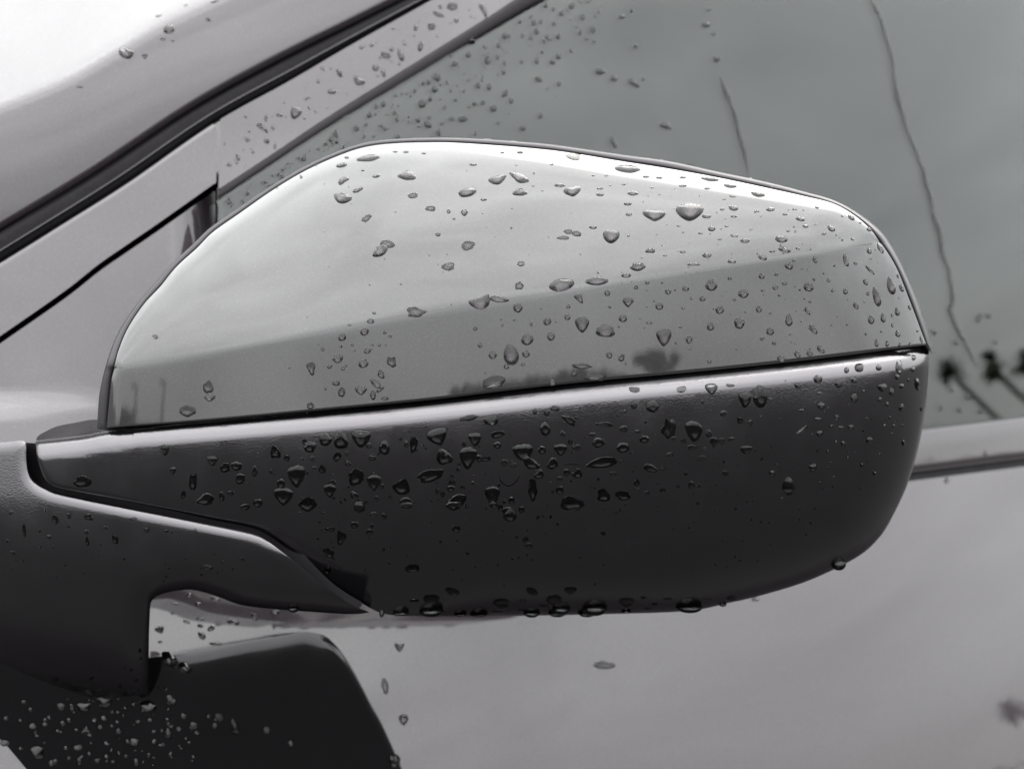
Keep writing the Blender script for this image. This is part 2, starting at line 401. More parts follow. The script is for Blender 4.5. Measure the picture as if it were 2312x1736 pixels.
def lattice(name, rows_uv, zf, m, parent, thick):
    """Panel laid out as rows of (u, v); rows_uv is (nt, ns, 2)."""
    nt_, ns_ = rows_uv.shape[:2]; U, V = rows_uv[..., 0], rows_uv[..., 1]
    z = zf(U, V); A = unp(U, V, z)
    UN, VN = U.copy(), V.copy()
    for X in (UN, VN):
        X[:, 0] = .75 * X[:, 0] + .25 * X[:, 1]; X[:, -1] = .75 * X[:, -1] + .25 * X[:, -2]
        X[0] = .75 * X[0] + .25 * X[1]; X[-1] = .75 * X[-1] + .25 * X[-2]
    _, nn = frame_at(zf, UN.ravel(), VN.ravel())
    Bk = unp(U, V, z + thick); nv = nt_ * ns_; I = np.arange(nv).reshape(nt_, ns_)
    F = [[I[i + 1, j], I[i + 1, j + 1], I[i, j + 1], I[i, j]] for i in range(nt_ - 1) for j in range(ns_ - 1)]
    loop = list(I[0, :]) + list(I[1:, -1]) + list(I[-1, -2::-1]) + list(I[-2:0:-1, 0])
    A2, B2 = A.reshape(-1, 3), Bk.reshape(-1, 3); m_ = len(loop)
    S0, S1 = A2[loop], B2[loop]
    verts = np.vstack([A2, B2, S0, S1])
    F2 = F + [[x + nv for x in f[::-1]] for f in F] + [[2 * nv + k, 2 * nv + (k + 1) % m_, 2 * nv + m_ + (k + 1) % m_, 2 * nv + m_ + k] for k in range(m_)]
    e = np.roll(S0, -1, 0) - np.roll(S0, 1, 0); sn = np.cross(e, S1 - S0); sn /= np.linalg.norm(sn, axis=1, keepdims=True) + 1e-12
    c = A2.mean(0); s = np.sign(((S0 - c) * sn).sum(1, keepdims=True)); sn = sn * s
    return build(name, verts, F2, m, parent, np.vstack([nn, -nn, sn, sn]))
def along(poly, n, pw=None):
    s = np.r_[0, np.cumsum(np.hypot(*np.diff(poly, axis=0).T))]; t = np.linspace(0, 1, n) if pw is None else pw
    return np.stack([np.interp(t * s[-1], s, poly[:, 0]), np.interp(t * s[-1], s, poly[:, 1])], -1)

# ------------------------------------------------------------------ ground
def quad(name, x0, x1, y0, y1, z, m, n=1):
    xs = np.linspace(x0, x1, n + 1); ys = np.linspace(y0, y1, n + 1)
    V = [(x, y, z) for y in ys for x in xs]; F = [(j * (n + 1) + i, j * (n + 1) + i + 1, (j + 1) * (n + 1) + i + 1, (j + 1) * (n + 1) + i) for j in range(n) for i in range(n)]
    return build(name, V, F, m, smooth=False)
m, t, b = mat('wet_asphalt'); co = objcoord(t)
no = node(t, 'ShaderNodeTexNoise', Scale=2.2, Detail=8.0, Roughness=0.6); t.links.new(co, no.inputs['Vector'])
rp = node(t, 'ShaderNodeValToRGB'); rp.color_ramp.elements[0].color = (0.010, 0.010, 0.0105, 1); rp.color_ramp.elements[1].color = (0.022, 0.021, 0.021, 1)
t.links.new(no.outputs[0], rp.inputs[0]); t.links.new(rp.outputs[0], b.inputs['Base Color'])
mr = node(t, 'ShaderNodeMapRange'); mr.inputs[3].default_value = 0.6; mr.inputs[4].default_value = 1.0; b.inputs['Specular IOR Level'].default_value = 0.12; t.links.new(no.outputs[0], mr.inputs[0]); t.links.new(mr.outputs[0], b.inputs['Roughness'])
tag(quad('ground', -3000, 3000, -3000, 3000, 0.0, m), kind='structure')

# ------------------------------------------------------------------ far surroundings (seen mirrored in paint and glass)
def spot(zf, u, v, dm):
    p, d = reflect_dir(zf, u, v); h = math.hypot(d[0], d[1]); return np.array([p[0] + d[0] / h * dm, p[1] + d[1] / h * dm, 0.0]), math.degrees(math.atan2(d[2], h))
def top_h(zf, u, v, dm): return CAMZ + dm * math.tan(R(spot(zf, u, v, dm)[1]))
def simple(name, rgb, rough=0.8):
    m, t, b = mat(name); no = node(t, 'ShaderNodeTexNoise', Scale=3.0, Detail=4.0); t.links.new(objcoord(t), no.inputs['Vector'])
    rp = node(t, 'ShaderNodeValToRGB'); rp.color_ramp.elements[0].color = (*[c * .6 for c in rgb], 1); rp.color_ramp.elements[1].color = (*[c * 1.4 for c in rgb], 1)
    t.links.new(no.outputs[0], rp.inputs[0]); t.links.new(rp.outputs[0], b.inputs['Base Color']); b.inputs['Roughness'].default_value = rough; return m
M_LEAF = simple('dark_foliage', (0.022, 0.034, 0.018)); M_BARK = simple('bark', (0.05, 0.04, 0.03)); M_POLE = simple('grey_pole', (0.06, 0.06, 0.062), 0.5)
M_PALM = simple('palm_frond', (0.026, 0.036, 0.016)); M_HILL = simple('far_hill', (0.05, 0.058, 0.06)); M_WALL = simple('far_wall', (0.12, 0.115, 0.11))
def tube(V, F, pts, rad, ns_=8):
    o = len(V)
    for k, (p, r_) in enumerate(zip(pts, rad)):
        d = Vector(pts[min(k + 1, len(pts) - 1)]) - Vector(pts[max(k - 1, 0)]); d.normalize()
        a = d.orthogonal().normalized(); b_ = d.cross(a)
        for i in range(ns_):
            t_ = 2 * math.pi * i / ns_; V.append(tuple(Vector(p) + a * (r_ * math.cos(t_)) + b_ * (r_ * math.sin(t_))))
    for k in range(len(pts) - 1):
        for i in range(ns_): F.append((o + k * ns_ + i, o + k * ns_ + (i + 1) % ns_, o + (k + 1) * ns_ + (i + 1) % ns_, o + (k + 1) * ns_ + i))
    F.append(tuple(o + (len(pts) - 1) * ns_ + i for i in range(ns_)))
def leaves(V, F, c, rr, n, size):
    for _ in range(n):
        d = rng.normal(size=3); d /= np.linalg.norm(d); p = np.array(c) + d * np.array(rr) * rng.random() ** 0.4
        a = rng.normal(size=3); a /= np.linalg.norm(a); b_ = np.cross(a, rng.normal(size=3)); b_ /= np.linalg.norm(b_); q = size * (0.6 + 0.8 * rng.random())
        o = len(V); V += [tuple(p + a * q), tuple(p + b_ * q * .7), tuple(p - a * q), tuple(p - b_ * q * .7)]; F.append((o, o + 1, o + 2, o + 3))
def tree(loc, h, wd, label, flat=0.45, trunk=0.45, group=None):
    t_ = empty('tree', tuple(loc), label, 'tree', group); loc = np.array(loc)
    V, F = [], []; tube(V, F, [loc + (0, 0, z) for z in (0, h * trunk * .6, h * (trunk + .15))], [wd * .035, wd * .028, wd * .02])
    cl = []
    for k in range(7):
        a = k * .9 + rng.random(); e = loc + np.array([math.cos(a) * wd * .4, math.sin(a) * wd * .4, h * (trunk + .15 + .3 * rng.random())])
        tube(V, F, [loc + (0, 0, h * trunk * .7), (loc + (0, 0, h * trunk * .7) + e) / 2 + (0, 0, .05 * h), e], [wd * .02, wd * .014, wd * .007], 6); cl.append(e)
    build('trunk', V, F, M_BARK, t_)
    V, F = [], []
    for c in cl + [loc + np.array([rng.normal() * wd * .16, rng.normal() * wd * .16, h * (trunk + .28 + .2 * rng.random())]) for _ in range(7)]:
        leaves(V, F, c, (wd * .15, wd * .15, h * flat * .2), 110, wd * .03)
    build('crown', V, F, M_LEAF, t_, smooth=False)
def palm(loc, h, wd, label, lean):
    t_ = empty('palm_tree', tuple(loc), label, 'palm tree', 'palms mirrored in the side window'); loc = np.array(loc)
    V, F = [], []; tube(V, F, [loc + lean * h * (1 - (1 - k / 6) ** 1.3) + (0, 0, h * k / 6) for k in range(7)], [wd * .07] * 7); build('trunk', V, F, M_BARK, t_)
    V, F = [], []; top = loc + lean * h + (0, 0, h)
    for k in range(46):
        a = rng.random() * 6.283; el = rng.uniform(-0.9, 1.4); Lf = wd * .5 * rng.uniform(.8, 1.1); pts = []
        for q in range(5):
            x = q / 4; pts.append(top + np.array([math.cos(a) * math.cos(el), math.sin(a) * math.cos(el), math.sin(el)]) * Lf * x - (0, 0, Lf * .35 * x * x))
        sd_ = np.array([-math.sin(a), math.cos(a), 0]) * wd * .07
        o = len(V)
        for q, p in enumerate(pts): f_ = (0.5, 1, 1, .8, .1)[q]; V += [tuple(p + sd_ * f_), tuple(p - sd_ * f_)]
        for q in range(4): F.append((o + 2 * q, o + 2 * q + 1, o + 2 * q + 3, o + 2 * q + 2))
    build('crown', V, F, M_PALM, t_, smooth=False)
def lamp(loc, h, r_, label):
    t_ = empty('street_lamp', tuple(loc), label, 'street lamp', 'lamp posts mirrored in the cap'); loc = np.array(loc)
    V, F = [], []; tube(V, F, [loc, loc + (0, 0, h * .5), loc + (0, 0, h)], [r_, r_ * .8, r_ * .6]); build('pole', V, F, M_POLE, t_)
    V, F = [], []; tube(V, F, [loc + (0, 0, h), loc + (-.1 * h, 0, h * 1.02), loc + (-.16 * h, 0, h * 1.015)], [r_ * .6, r_ * .6, r_ * 1.1], 6); build('lamp_head', V, F, M_POLE, t_)
def put_tree(zf, u, vb, vt, hw, dm, label, **k):
    a, _ = spot(zf, u, vb, dm); b0, _ = spot(zf, u - hw, vb, dm); b1, _ = spot(zf, u + hw, vb, dm)
    tree(a, top_h(zf, u, vt, dm), max(1.0, np.linalg.norm(b1 - b0)), label, **k)
put_tree(z_cap, 1486, 836, 788, 52, 140, 'broad flat topped tree mirrored in the cap just above the seam', flat=0.6, trunk=0.4)
put_tree(z_cap, 1222, 868, 838, 30, 120, 'low round tree mirrored in the cap above the middle of the seam', flat=0.8, trunk=0.2)
put_tree(z_cap, 275, 955, 905, 8, 110, 'slim dark tree mirrored at the inner end of the cap', flat=1.2, trunk=0.2)
for u_, vb, vt, lb_ in ((303, 945, 875, 'thin lamp post mirrored in the cap beside the slim dark tree'), (365, 945, 865, 'taller lamp post mirrored in the cap farther from its inner end')):
    lamp(spot(z_cap, u_, vb, 90)[0], top_h(z_cap, u_, vt, 90), 0.22, lb_)
for u_, v_, lb_ in ((2146, 834, 'leftmost of the mirrored palms, partly behind the mirror edge'), (2240, 824, 'middle palm mirrored low in the side window'), (2318, 822, 'rightmost palm mirrored at the edge of the side window')):
    dm = 45; a_, _ = spot(z_glass, u_, v_, dm); h_ = top_h(z_glass, u_, v_, dm); tg_ = spot(z_glass, u_ - 60, v_, dm)[0] - a_; tg_ /= np.linalg.norm(tg_); palm(a_ - tg_ * .6 * h_, h_, 1.7, lb_, tg_ * .6)
def hills():
    V, F = [], []; n = 220; Rr = 1500.0
    for i in range(n):
        a = math.radians(60 + 240 * i / (n - 1)); h = 12 + 9 * math.sin(i * .13) + 6 * math.sin(i * .31 + 1) + 3 * math.sin(i * .77)
        for rr, z in ((Rr, -2), (Rr + 150, h * .6), (Rr + 320, h), (Rr + 700, -2)): V.append((math.sin(a) * rr, math.cos(a) * rr, z))
    for i in range(n - 1):
        for k in range(3): F.append((i * 4 + k, i * 4 + k + 1, i * 4 + k + 5, i * 4 + k + 4))
    tag(build('hills', V, F, M_HILL), kind='structure')
hills()
V, F = [], []
for i in range(90):
    a = math.radians(70 + 80 * i / 89); rr = 170 + 25 * math.sin(i * 1.7); hh = 2.5 + 1.6 * math.sin(i * .9) + rng.random()
    leaves(V, F, (math.sin(a) * rr, math.cos(a) * rr, hh * .5), (3.5, 3.5, hh * .55), 60, 0.55)
tag(build('treeline', V, F, M_LEAF, smooth=False), 'far dark treeline mirrored low in the door and window', None, None, 'stuff')

# ------------------------------------------------------------------ the car
car = empty('parked_car', (0.2, 0.9, 0.0), 'dark glossy metallic car beaded with rain, seen close at its wing mirror', 'car')
# mirror: rear shell first (the thing that carries cap, housing and arm)
nS = 330
oi = along(OUT, 240); ri = along(REDGE, 60)[1:]
capedge = np.vstack([along(LEDGE, 30)[::-1][:-1], oi, ri])
rim_o = along(RIM, 420)
def rim_shell():
    """Closed bowl behind the cap: lip just outside the cap edge, rounding back to the rear opening."""
    n = 420
    ins = along(capedge, n)
    zc = z_cap(ins[:, 0], ins[:, 1])
    zr = z_cap(ins[:, 0], ins[:, 1]) + 0.0024
    prof = []   # (blend inner->outer, depth offset)
    for bl, dd in ((-0.9, 0.0090), (0.1, 0.0042), (0.5, 0.0043), (0.85, 0.0047), (0.97, 0.0056), (1.0, 0.0075), (0.95, 0.022), (0.7, 0.045)):
        uv = ins + (rim_o - ins) * bl if bl >= 0 else ins + (np.array([1150, 800.]) - ins) * 0.02
        st_ = 1 + 5.0 * sstep(1880, 2010, uv[:, 0]) * (bl > .2)
        prof.append(unp(uv[:, 0], uv[:, 1], zc + .0042 + (dd - .0042) * st_))
    A = np.array(prof); k = len(prof); V = A.reshape(-1, 3); F = []
    for i in range(k - 1):
        for j in range(n - 1): F.append((i * n + j, i * n + j + 1, (i + 1) * n + j + 1, (i + 1) * n + j))
    return build('wing_mirror', V, F, M_RIM, car)
mirror = rim_shell()
# painted cap
ns = 300
sA = along(SEAM, ns); lb = 34
cr = along(CREASE, ns)
lft, rgt = along(LEDGE, lb), along(REDGE, lb)
rows = []
for k, tt in enumerate(np.linspace(0, 1, lb)):      # crease down to seam
    base = cr + (sA - cr) * tt
    off0 = lft[k] - base[0]; off1 = rgt[k] - base[-1]; s = np.linspace(0, 1, ns)[:, None]
    rows.append(base + off0 * (1 - s) ** 6 + off1 * s ** 6)
rows = np.array(rows)
ot = along(OUT, ns)
# match the outline to the crease so that ruled columns stay close to upright
so = np.linspace(0, 1, ns); wcol = 0.5 * so + 0.5 * so ** 1.0
up = []
tu = 1 - np.cos(np.linspace(0, np.pi / 2, 64)); tu = np.linspace(0, 1, 64); tu = 1 - (1 - tu) ** 1.7
for tt in tu[::-1][:-1]:
    up.append(cr + (ot - cr) * tt)
rows_all = np.concatenate([np.array(up), rows], 0)
cap = lattice('painted_cap', rows_all, z_cap, M_PAINT, mirror, 0.0022)
cap['label'] = 'glossy painted upper cap with a sharp crease'
low = shell('lower_housing', np.vstack([HTOP, HBOT[::-1][1:-1]]), z_low, M_PLASTIC, mirror, 0.03, grid=12, step=5, rings=(1.2, 3, 6, 10, 16, 24, 34, 46), taper=0.03,
            extra=np.vstack([along(HFRONT[HFRONT[:, 0] < 330], 80) + np.array([0, q]) for q in (-12, -8, -5, -2.5, 0, 2.5, 5, 8, 12)]))
low['label'] = 'matt grained black plastic lower housing'
armpoly = np.vstack([ATOP, ABOT[1:], lin([(336, 1570), (-200, 1590)], 8)[1:], lin([(-200, 1590), (-200, 1012)], 8)[1:-1]])
arm = shell('mounting_arm', armpoly, z_arm, M_PLASTIC, mirror, 0.035, grid=12, step=5, rings=(1.2, 3, 6, 10, 16, 24, 34), taper=0.03)
core = cat([(72, 1000), (70, 1040), (78, 1072), (98, 1094), (130, 1108), (262, 1133), (400, 1162), (545, 1192), (600, 1211), (655, 1248), (722, 1308), (765, 1339), (815, 1368)])
def offs(p, w):
    t_ = np.gradient(p, axis=0); t_ /= np.linalg.norm(t_, axis=1, keepdims=True); return p + np.stack([-t_[:, 1], t_[:, 0]], -1) * w
shell('hinge_core', np.vstack([offs(core, -(26 - 17 * sstep(560, 800, core[:, :1]))), offs(core, 22 - 15 * sstep(560, 800, core[:, :1]))[::-1]]), lambda u, v: dz(bow(u) + 75 + 0.05 * (v - 1000)), M_RUBBER, mirror, 0.01, grid=20, step=9, rings=())
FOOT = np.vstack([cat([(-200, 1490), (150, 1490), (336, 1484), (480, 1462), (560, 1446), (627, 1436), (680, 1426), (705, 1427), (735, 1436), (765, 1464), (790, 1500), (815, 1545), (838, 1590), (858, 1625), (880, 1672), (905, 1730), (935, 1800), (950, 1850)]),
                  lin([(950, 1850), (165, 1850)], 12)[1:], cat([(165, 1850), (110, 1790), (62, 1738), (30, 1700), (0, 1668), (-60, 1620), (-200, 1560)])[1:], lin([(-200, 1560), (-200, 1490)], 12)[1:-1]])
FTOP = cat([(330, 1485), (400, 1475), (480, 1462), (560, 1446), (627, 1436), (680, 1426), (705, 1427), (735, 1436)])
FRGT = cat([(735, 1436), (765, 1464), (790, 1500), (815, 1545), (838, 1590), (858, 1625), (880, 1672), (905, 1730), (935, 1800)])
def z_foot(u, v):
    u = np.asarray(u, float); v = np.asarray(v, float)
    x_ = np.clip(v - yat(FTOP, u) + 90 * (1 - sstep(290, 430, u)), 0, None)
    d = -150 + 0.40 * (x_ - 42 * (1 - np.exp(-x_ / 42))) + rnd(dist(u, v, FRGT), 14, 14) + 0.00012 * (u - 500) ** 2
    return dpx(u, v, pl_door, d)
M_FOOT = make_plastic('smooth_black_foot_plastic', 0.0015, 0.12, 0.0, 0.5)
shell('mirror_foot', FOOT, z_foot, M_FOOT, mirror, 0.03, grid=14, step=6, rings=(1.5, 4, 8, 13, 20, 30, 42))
m, t, b = mat('pale_scuff'); b.inputs['Base Color'].default_value = (0.05, 0.047, 0.045, 1); b.inputs['Roughness'].default_value = 0.6; M_SCUFF = m
def scuff(pts, wd):
    c = cat([(750 + x / 2.765, 560 + y / 2.765) for x, y in pts], 2.5); tp = np.clip(np.minimum(np.arange(len(c)), np.arange(len(c))[::-1]) / 6, .15, 1)
    rr = np.stack([offs(c, wd / 2 * tp[:, None]), offs(c, -wd / 2 * tp[:, None])]); zz = lambda u, v: z_low(u, v) - 0.00005
    lattice('scuff_mark', rr, zz, M_SCUFF, low, 0.00004)
scuff([(1045, 1412), (1050, 1450), (1075, 1475), (1105, 1485), (1140, 1465), (1172, 1420), (1175, 1412)], 2.0)
scuff([(78, 1325), (84, 1345), (104, 1352)], 3.5); scuff([(1440, 1352), (1500, 1350), (1550, 1356)], 1.4); scuff([(1520, 2270), (1600, 2235), (1680, 2215)], 1.3)
scuff([(440, 1985), (490, 2008), (540, 1990), (545, 1975)], 1.6)
# closing panel and mirror glass on the rear
rc = unp(np.array([1150.]), np.array([840.]), np.array([Z0 + 0.05]))[0]
def zrear(off): return lambda u, v: dz(bow(u) + off) 
rearpoly = np.vstack([along(RIM, 120), along(HBOT, 120)[::-1][:95]])
c0 = rearpoly.mean(0); rearpoly = c0 + (rearpoly - c0) * 0.95
shell('rear_panel', rearpoly, zrear(300), M_RUBBER, mirror, 0.003, grid=60, step=20, rings=())
m, t, b = mat('mirror_silver'); b.inputs['Base Color'].default_value = (0.8, 0.82, 0.82, 1); b.inputs['Metallic'].default_value = 1.0; b.inputs['Roughness'].default_value = 0.02
shell('mirror_glass', c0 + (rearpoly - c0) * 0.93, zrear(330), m, mirror, 0.002, grid=60, step=20, rings=())

# door
door_poly = np.vstack([GAP + np.array([1.5, 9]), lin([(486, 432), (486, 1180)], 8), lin([(486, 1290), (2054, 1086), (2312, 1053), (2700, 1004)], 10),
                       lin([(2700, 1004), (2700, 2300), (-798, 2300), (-798, 1331)], 16)[1:-1]])
door = shell('front_door', door_poly, z_door, M_BODY, car, 0.008, grid=22, step=9, rings=(2, 5, 9, 15))
sail_poly = np.vstack([SEALB[SEALB[:, 0] < 478], [(484, 281), (489, 290), (490, 310), (488, 414)], (GAP - np.array([1.5, 6]))[::-1][1:]])
sail = shell('sail_panel', sail_poly, z_sail, M_BODY, door, 0.008, grid=16, step=5)
fr_poly = np.vstack([SEALB[(SEALB[:, 0] > 496)] + np.array([0, 1.]), (TRIMT)[::-1]])
shell('window_frame', fr_poly, z_frame, M_BODY, door, 0.006, grid=16, step=6)
shell('window_trim', np.vstack([TRIMT, TRIMB[::-1]]), z_trim, M_TRIM, door, 0.008, grid=10, step=5, rings=(2, 5, 9))
ed = lin([(491, 425), (503, 425), (503, 530), (491, 530)], 4)
shell('window_seal', ed, lambda u, v: dpx(u, v, pl_up, 14 + 0 * np.asarray(u, float)), M_BEAD, door, 0.006, grid=6, step=4, rings=())
gl_poly = np.vstack([TRIMB[2:] + np.array([-6., -4]), lin([(1935, -415), (2700, -415), (2700, 910)], 14)[1:], lin([(2700, 925), (2312, 955), (2087, 982), (470, 1180), (494, 470)], 12)[1:]])
win = shell('side_window', gl_poly, z_glass, M_GLASS, door, 0.004, grid=40, step=16, rings=())
belt = shell('belt_moulding', np.vstack([BELTT, BELTB[::-1]]), z_belt, M_BODY, door, 0.010, grid=14, step=7, rings=(2, 5, 9, 15, 22, 30))
bl = np.vstack([BELTB + np.array([0, -2]), (BELTB + np.array([0, 22]))[::-1]])
shell('belt_seal', bl, lambda u, v: dpx(u, v, pl_door, 30 + 0 * np.asarray(u, float)), M_RUBBER, door, 0.004, grid=12, step=9, rings=())
# pillar, seal, windscreen side
pil_poly = np.vstack([lin([(-852, 1066), (-852, -700), (1700, -700), (1702, -414)], 18)[1:-1], SEALT[::-1]])
pil = shell('windscreen_pillar', pil_poly, z_pillar, M_BODY, car, 0.006, grid=14, step=7, rings=(2, 5, 9, 14, 20))
seal_poly = np.vstack([SEALT + np.array([0, -3]), (SEALB + np.array([0, 4]))[::-1]])
seal = shell('door_seal', seal_poly, z_seal, M_RUBBER, car, 0.006, grid=12, step=6, rings=(2, 5, 9, 14))
mid = SEALT * 0.42 + along(SEALB, len(SEALT)) * 0.58
mid = np.stack([SEALT[:, 0], 0.40 * SEALT[:, 1] + 0.60 * yat(SEALB, SEALT[:, 0])], -1)
bd = np.vstack([mid + np.array([0, -1.2]), (mid + np.array([0, 1.6]))[::-1]])
shell('seal_bead', bd, lambda u, v: dpx(u, v, pl_up, 12 + 0 * np.asarray(u, float)), M_BEAD, seal, 0.004, grid=8, step=5, rings=())
# dark lining behind the gaps and the glass
lp = lin([(-800, 1180), (1800, -410), (2750, -430), (2750, 2300), (-800, 2300), (-800, 1180)], 60)[:-1]
shell('cabin_lining', lp, lambda u, v: plane(YAW, 0.0, 1156, 900, 0.62)(u, v), M_DARK, car, 0.01, grid=150, step=60, rings=())
#@@DROPS
# ------------------------------------------------------------------ rain
CAPPOLY = np.vstack([OUT, REDGE[1:], SEAM[::-1][1:], LEDGE[::-1][1:-1]])
UPPOLY = np.vstack([OUT, CREASE[::-1]])
LOWPOLY = np.vstack([HTOP, HBOT[::-1][1:-1]])
FRPOLY = np.vstack([SEALB[SEALB[:, 0] > 480], TRIMT[::-1]]); TRPOLY = np.vstack([TRIMT, TRIMB[::-1]])
PILPOLY = np.vstack([np.array([(-852, -700), (1700, -700)]), SEALT[::-1]])
BELTPOLY = np.vstack([BELTT, BELTB[::-1]])
RIMPOLY = np.vstack([RIM, SEAM[::-1]])
def inp(poly, u, v): return bool(inside(np.array([u]), np.array([v]), poly)[0])
def surf_of(u, v):
    if inp(CAPPOLY, u, v): return 'cap'
    if inp(LOWPOLY, u, v): return 'low'
    if inp(armpoly, u, v): return 'arm'
    if inp(RIMPOLY, u, v): return 'rim'
    if inp(FOOT, u, v): return 'foot'
    if inp(TRPOLY, u, v): return 'trim'
    if inp(FRPOLY, u, v): return 'frame'
    if inp(PILPOLY, u, v): return 'pillar'
    if inp(BELTPOLY, u, v): return 'belt'
    if inp(gl_poly, u, v): return 'glass'
    return 'door'
def z_rim(u, v):
    u = np.asarray(u, float); v = np.asarray(v, float); sh = u.shape; o = np.vstack([OUT, REDGE[1:]])
    k = np.argmin((u.ravel()[:, None] - o[None, :, 0]) ** 2 + (v.ravel()[:, None] - o[None, :, 1]) ** 2, axis=1)
    zc = z_cap(o[:, 0], o[:, 1])[k].reshape(sh); dd = np.hypot(u.ravel() - o[k, 0], v.ravel() - o[k, 1]).reshape(sh)
    return zc + 0.0042 + 0.00035 * dd
SURF = {'cap': z_cap, 'low': z_low, 'arm': z_arm, 'rim': z_rim, 'foot': z_foot, 'trim': z_trim, 'frame': z_frame, 'pillar': z_pillar, 'belt': z_belt, 'glass': z_glass, 'door': z_door}
m, t, b = mat('window_glass_under_water'); b.inputs['Base Color'].default_value = (0.02, 0.026, 0.025, 1); b.inputs['IOR'].default_value = 1.13; b.inputs['Roughness'].default_value = 0.1
M_GLASS_WET = m
WET = {'cap': M_PAINT_WET, 'door': M_PAINT_WET, 'frame': M_PAINT_WET, 'pillar': M_PAINT_WET, 'belt': M_PAINT_WET, 'glass': M_GLASS_WET}
def outline(shape, na, rg):
    th = np.linspace(0, 2 * np.pi, na, endpoint=False)          # image sense: +x right, +y down
    x, y = np.cos(th), np.sin(th); wob = np.ones(na)
    amp = {'o': .05, 'w': .04, 't': .04, 'v': .06, 'f': .16, 'b': .15, 'h': .03}[shape]
    for k in (2, 3, 4, 5, 7):
        wob += amp * rg.normal() * np.cos(k * th + rg.random() * 6.28) / k ** 0.6 * 1.2
    if shape == 'f': wob += 0.10 * rg.normal(size=na)
    x, y = x * wob, y * wob
    if shape == 't': s = 0.62 + 0.38 * np.clip((y + 1) / 1.3, 0, 1); x = x * s
    if shape == 'v': s = 1.0 - 0.62 * np.clip((y + .35) / 1.35, 0, 1) ** 1.2; x = x * s; y = np.where(y < -.45, -.45 + (y + .45) * .5, y)
    if shape == 'w': y = y * (1 - .25 * x * x)
    if shape == 'b':
        k = rg.choice([-1, 1]); y = y + 0.45 * k * (x * x - .4) * rg.random(); x = x * (1 - .25 * y * rg.choice([-1, 1]))
    for _ in range({'v': 4, 'b': 4, 'f': 2}.get(shape, 1)):
        x = .25 * np.roll(x, 1) + .5 * x + .25 * np.roll(x, -1); y = .25 * np.roll(y, 1) + .5 * y + .25 * np.roll(y, -1)
    x = x / max(np.ptp(x) / 2, 1e-6); y = y / max(np.ptp(y) / 2, 1e-6)
    return x - (x.max() + x.min()) / 2, y - (y.max() + y.min()) / 2
UPV = CM[:3, 1]; OUTV = CM[:3, 2]
def drop_mesh(u, v, w_, h_, shape, ang, sname, rg):
    """Closed drop: a water dome over a wetted footprint that follows the surface."""
    zf = SURF[sname]; big = w_ * h_ > 300
    na, nr = (30, 8) if big else ((18, 6) if w_ * h_ > 60 else (10, 4))
    if shape == 'h':                                            # bead hanging from a lower edge
        p0, n0 = frame_at(zf, np.array([u]), np.array([v - 3.0])); p0 = p0[0]; k = PX * np.linalg.norm(p0 - CAMP) / Z0
        V, F = [], []; X = CM[:3, 0]
        for i in range(nr + 1):
            a = np.pi * i / nr; yy = np.cos(a); rr = np.sin(a) ** .85
            for j in range(na):
                t_ = 2 * np.pi * j / na
                V.append(p0 + X * (rr * np.cos(t_) * w_ / 2 * k * (1.0 if yy > 0 else .92)) + OUTV * (rr * np.sin(t_) * w_ * .42 * k + 1.5 * k) - UPV * ((-yy * .5 + .08) * h_ * 1.05 * k))
        for i in range(nr):
            for j in range(na): F.append((i * na + j, i * na + (j + 1) % na, (i + 1) * na + (j + 1) % na, (i + 1) * na + j))
        return np.array(V), F, [0 if na * .16 < (f[0] % na) < na * .34 else 1 for f in F]
    x, y = outline(shape, na, rg); ca, sa = math.cos(R(ang)), math.sin(R(ang))
    ox, oy = x * w_ / 2, y * h_ / 2; ex, ey = ox * ca - oy * sa, ox * sa + oy * ca
    e = min(w_, h_) * .6 + max(w_, h_) * .4
    H = {'o': .23, 'w': .14, 't': .22, 'v': .22, 'f': .03, 'b': .18}[shape] * e * PX
    flat = shape == 'f' or sname == 'arm' or (sname == 'low' and u < 1720)
    if flat and shape != 'f': H *= .45
    U, Vv, hh = [np.array([u])], [np.array([v])], [np.array([1.0])]
    for i in range(1, nr + 1):
        r_ = math.sin(math.pi / 2 * i / nr)
        U.append(u + ex * r_); Vv.append(v + ey * r_)
        prof = max(0.0, 1 - r_ ** (4.5 if flat else 2.1)) ** (.75 if flat else .95)
        hh.append(np.full(na, prof) * (1 + .34 * np.clip(ey * r_ / (h_ / 2 + 1e-6), -1, 1)))
    U = np.concatenate(U); Vv = np.concatenate(Vv); hh = np.concatenate(hh)
    if sname == 'rim':
        p = unp(U, Vv, zf(U, Vv)); n = np.tile(UPV * .8 + OUTV * .6, (len(U), 1))
    else:
        p, n = frame_at(zf, U, Vv)
        nc = frame_at(zf, np.array([u]), np.array([v]))[1]; n = .5 * n + .5 * nc; n /= np.linalg.norm(n, axis=1, keepdims=True)
    if sname == 'glass' or sname in ('door', 'frame', 'pillar', 'belt', 'trim', 'foot'): H *= np.linalg.norm(p[0] - CAMP) / Z0 * (.6 if sname == 'glass' else 1.0)
    if sname == 'foot': H *= 1.5
    top = p + n * (hh[:, None] * H + 4.5e-5); N0 = len(top); F, fm = [], []
    for j in range(na): F.append((0, 1 + (j + 1) % na, 1 + j)); fm.append(0)
    for i in range(nr - 1):
        a, b_ = 1 + i * na, 1 + (i + 1) * na
        for j in range(na): F.append((a + j, a + (j + 1) % na, b_ + (j + 1) % na, b_ + j)); fm.append(0)
    base = (p + n * 4.0e-5)[1 + (nr - 1) * na:]; cen = (p + n * 4.0e-5)[:1]; V = np.vstack([top, base, cen]); o = N0; lr = 1 + (nr - 1) * na
    for j in range(na):
        F.append((lr + j, lr + (j + 1) % na, o + (j + 1) % na, o + j)); fm.append(0)
        F.append((o + j, o + (j + 1) % na, o + na)); fm.append(1)
    return V, F, fm

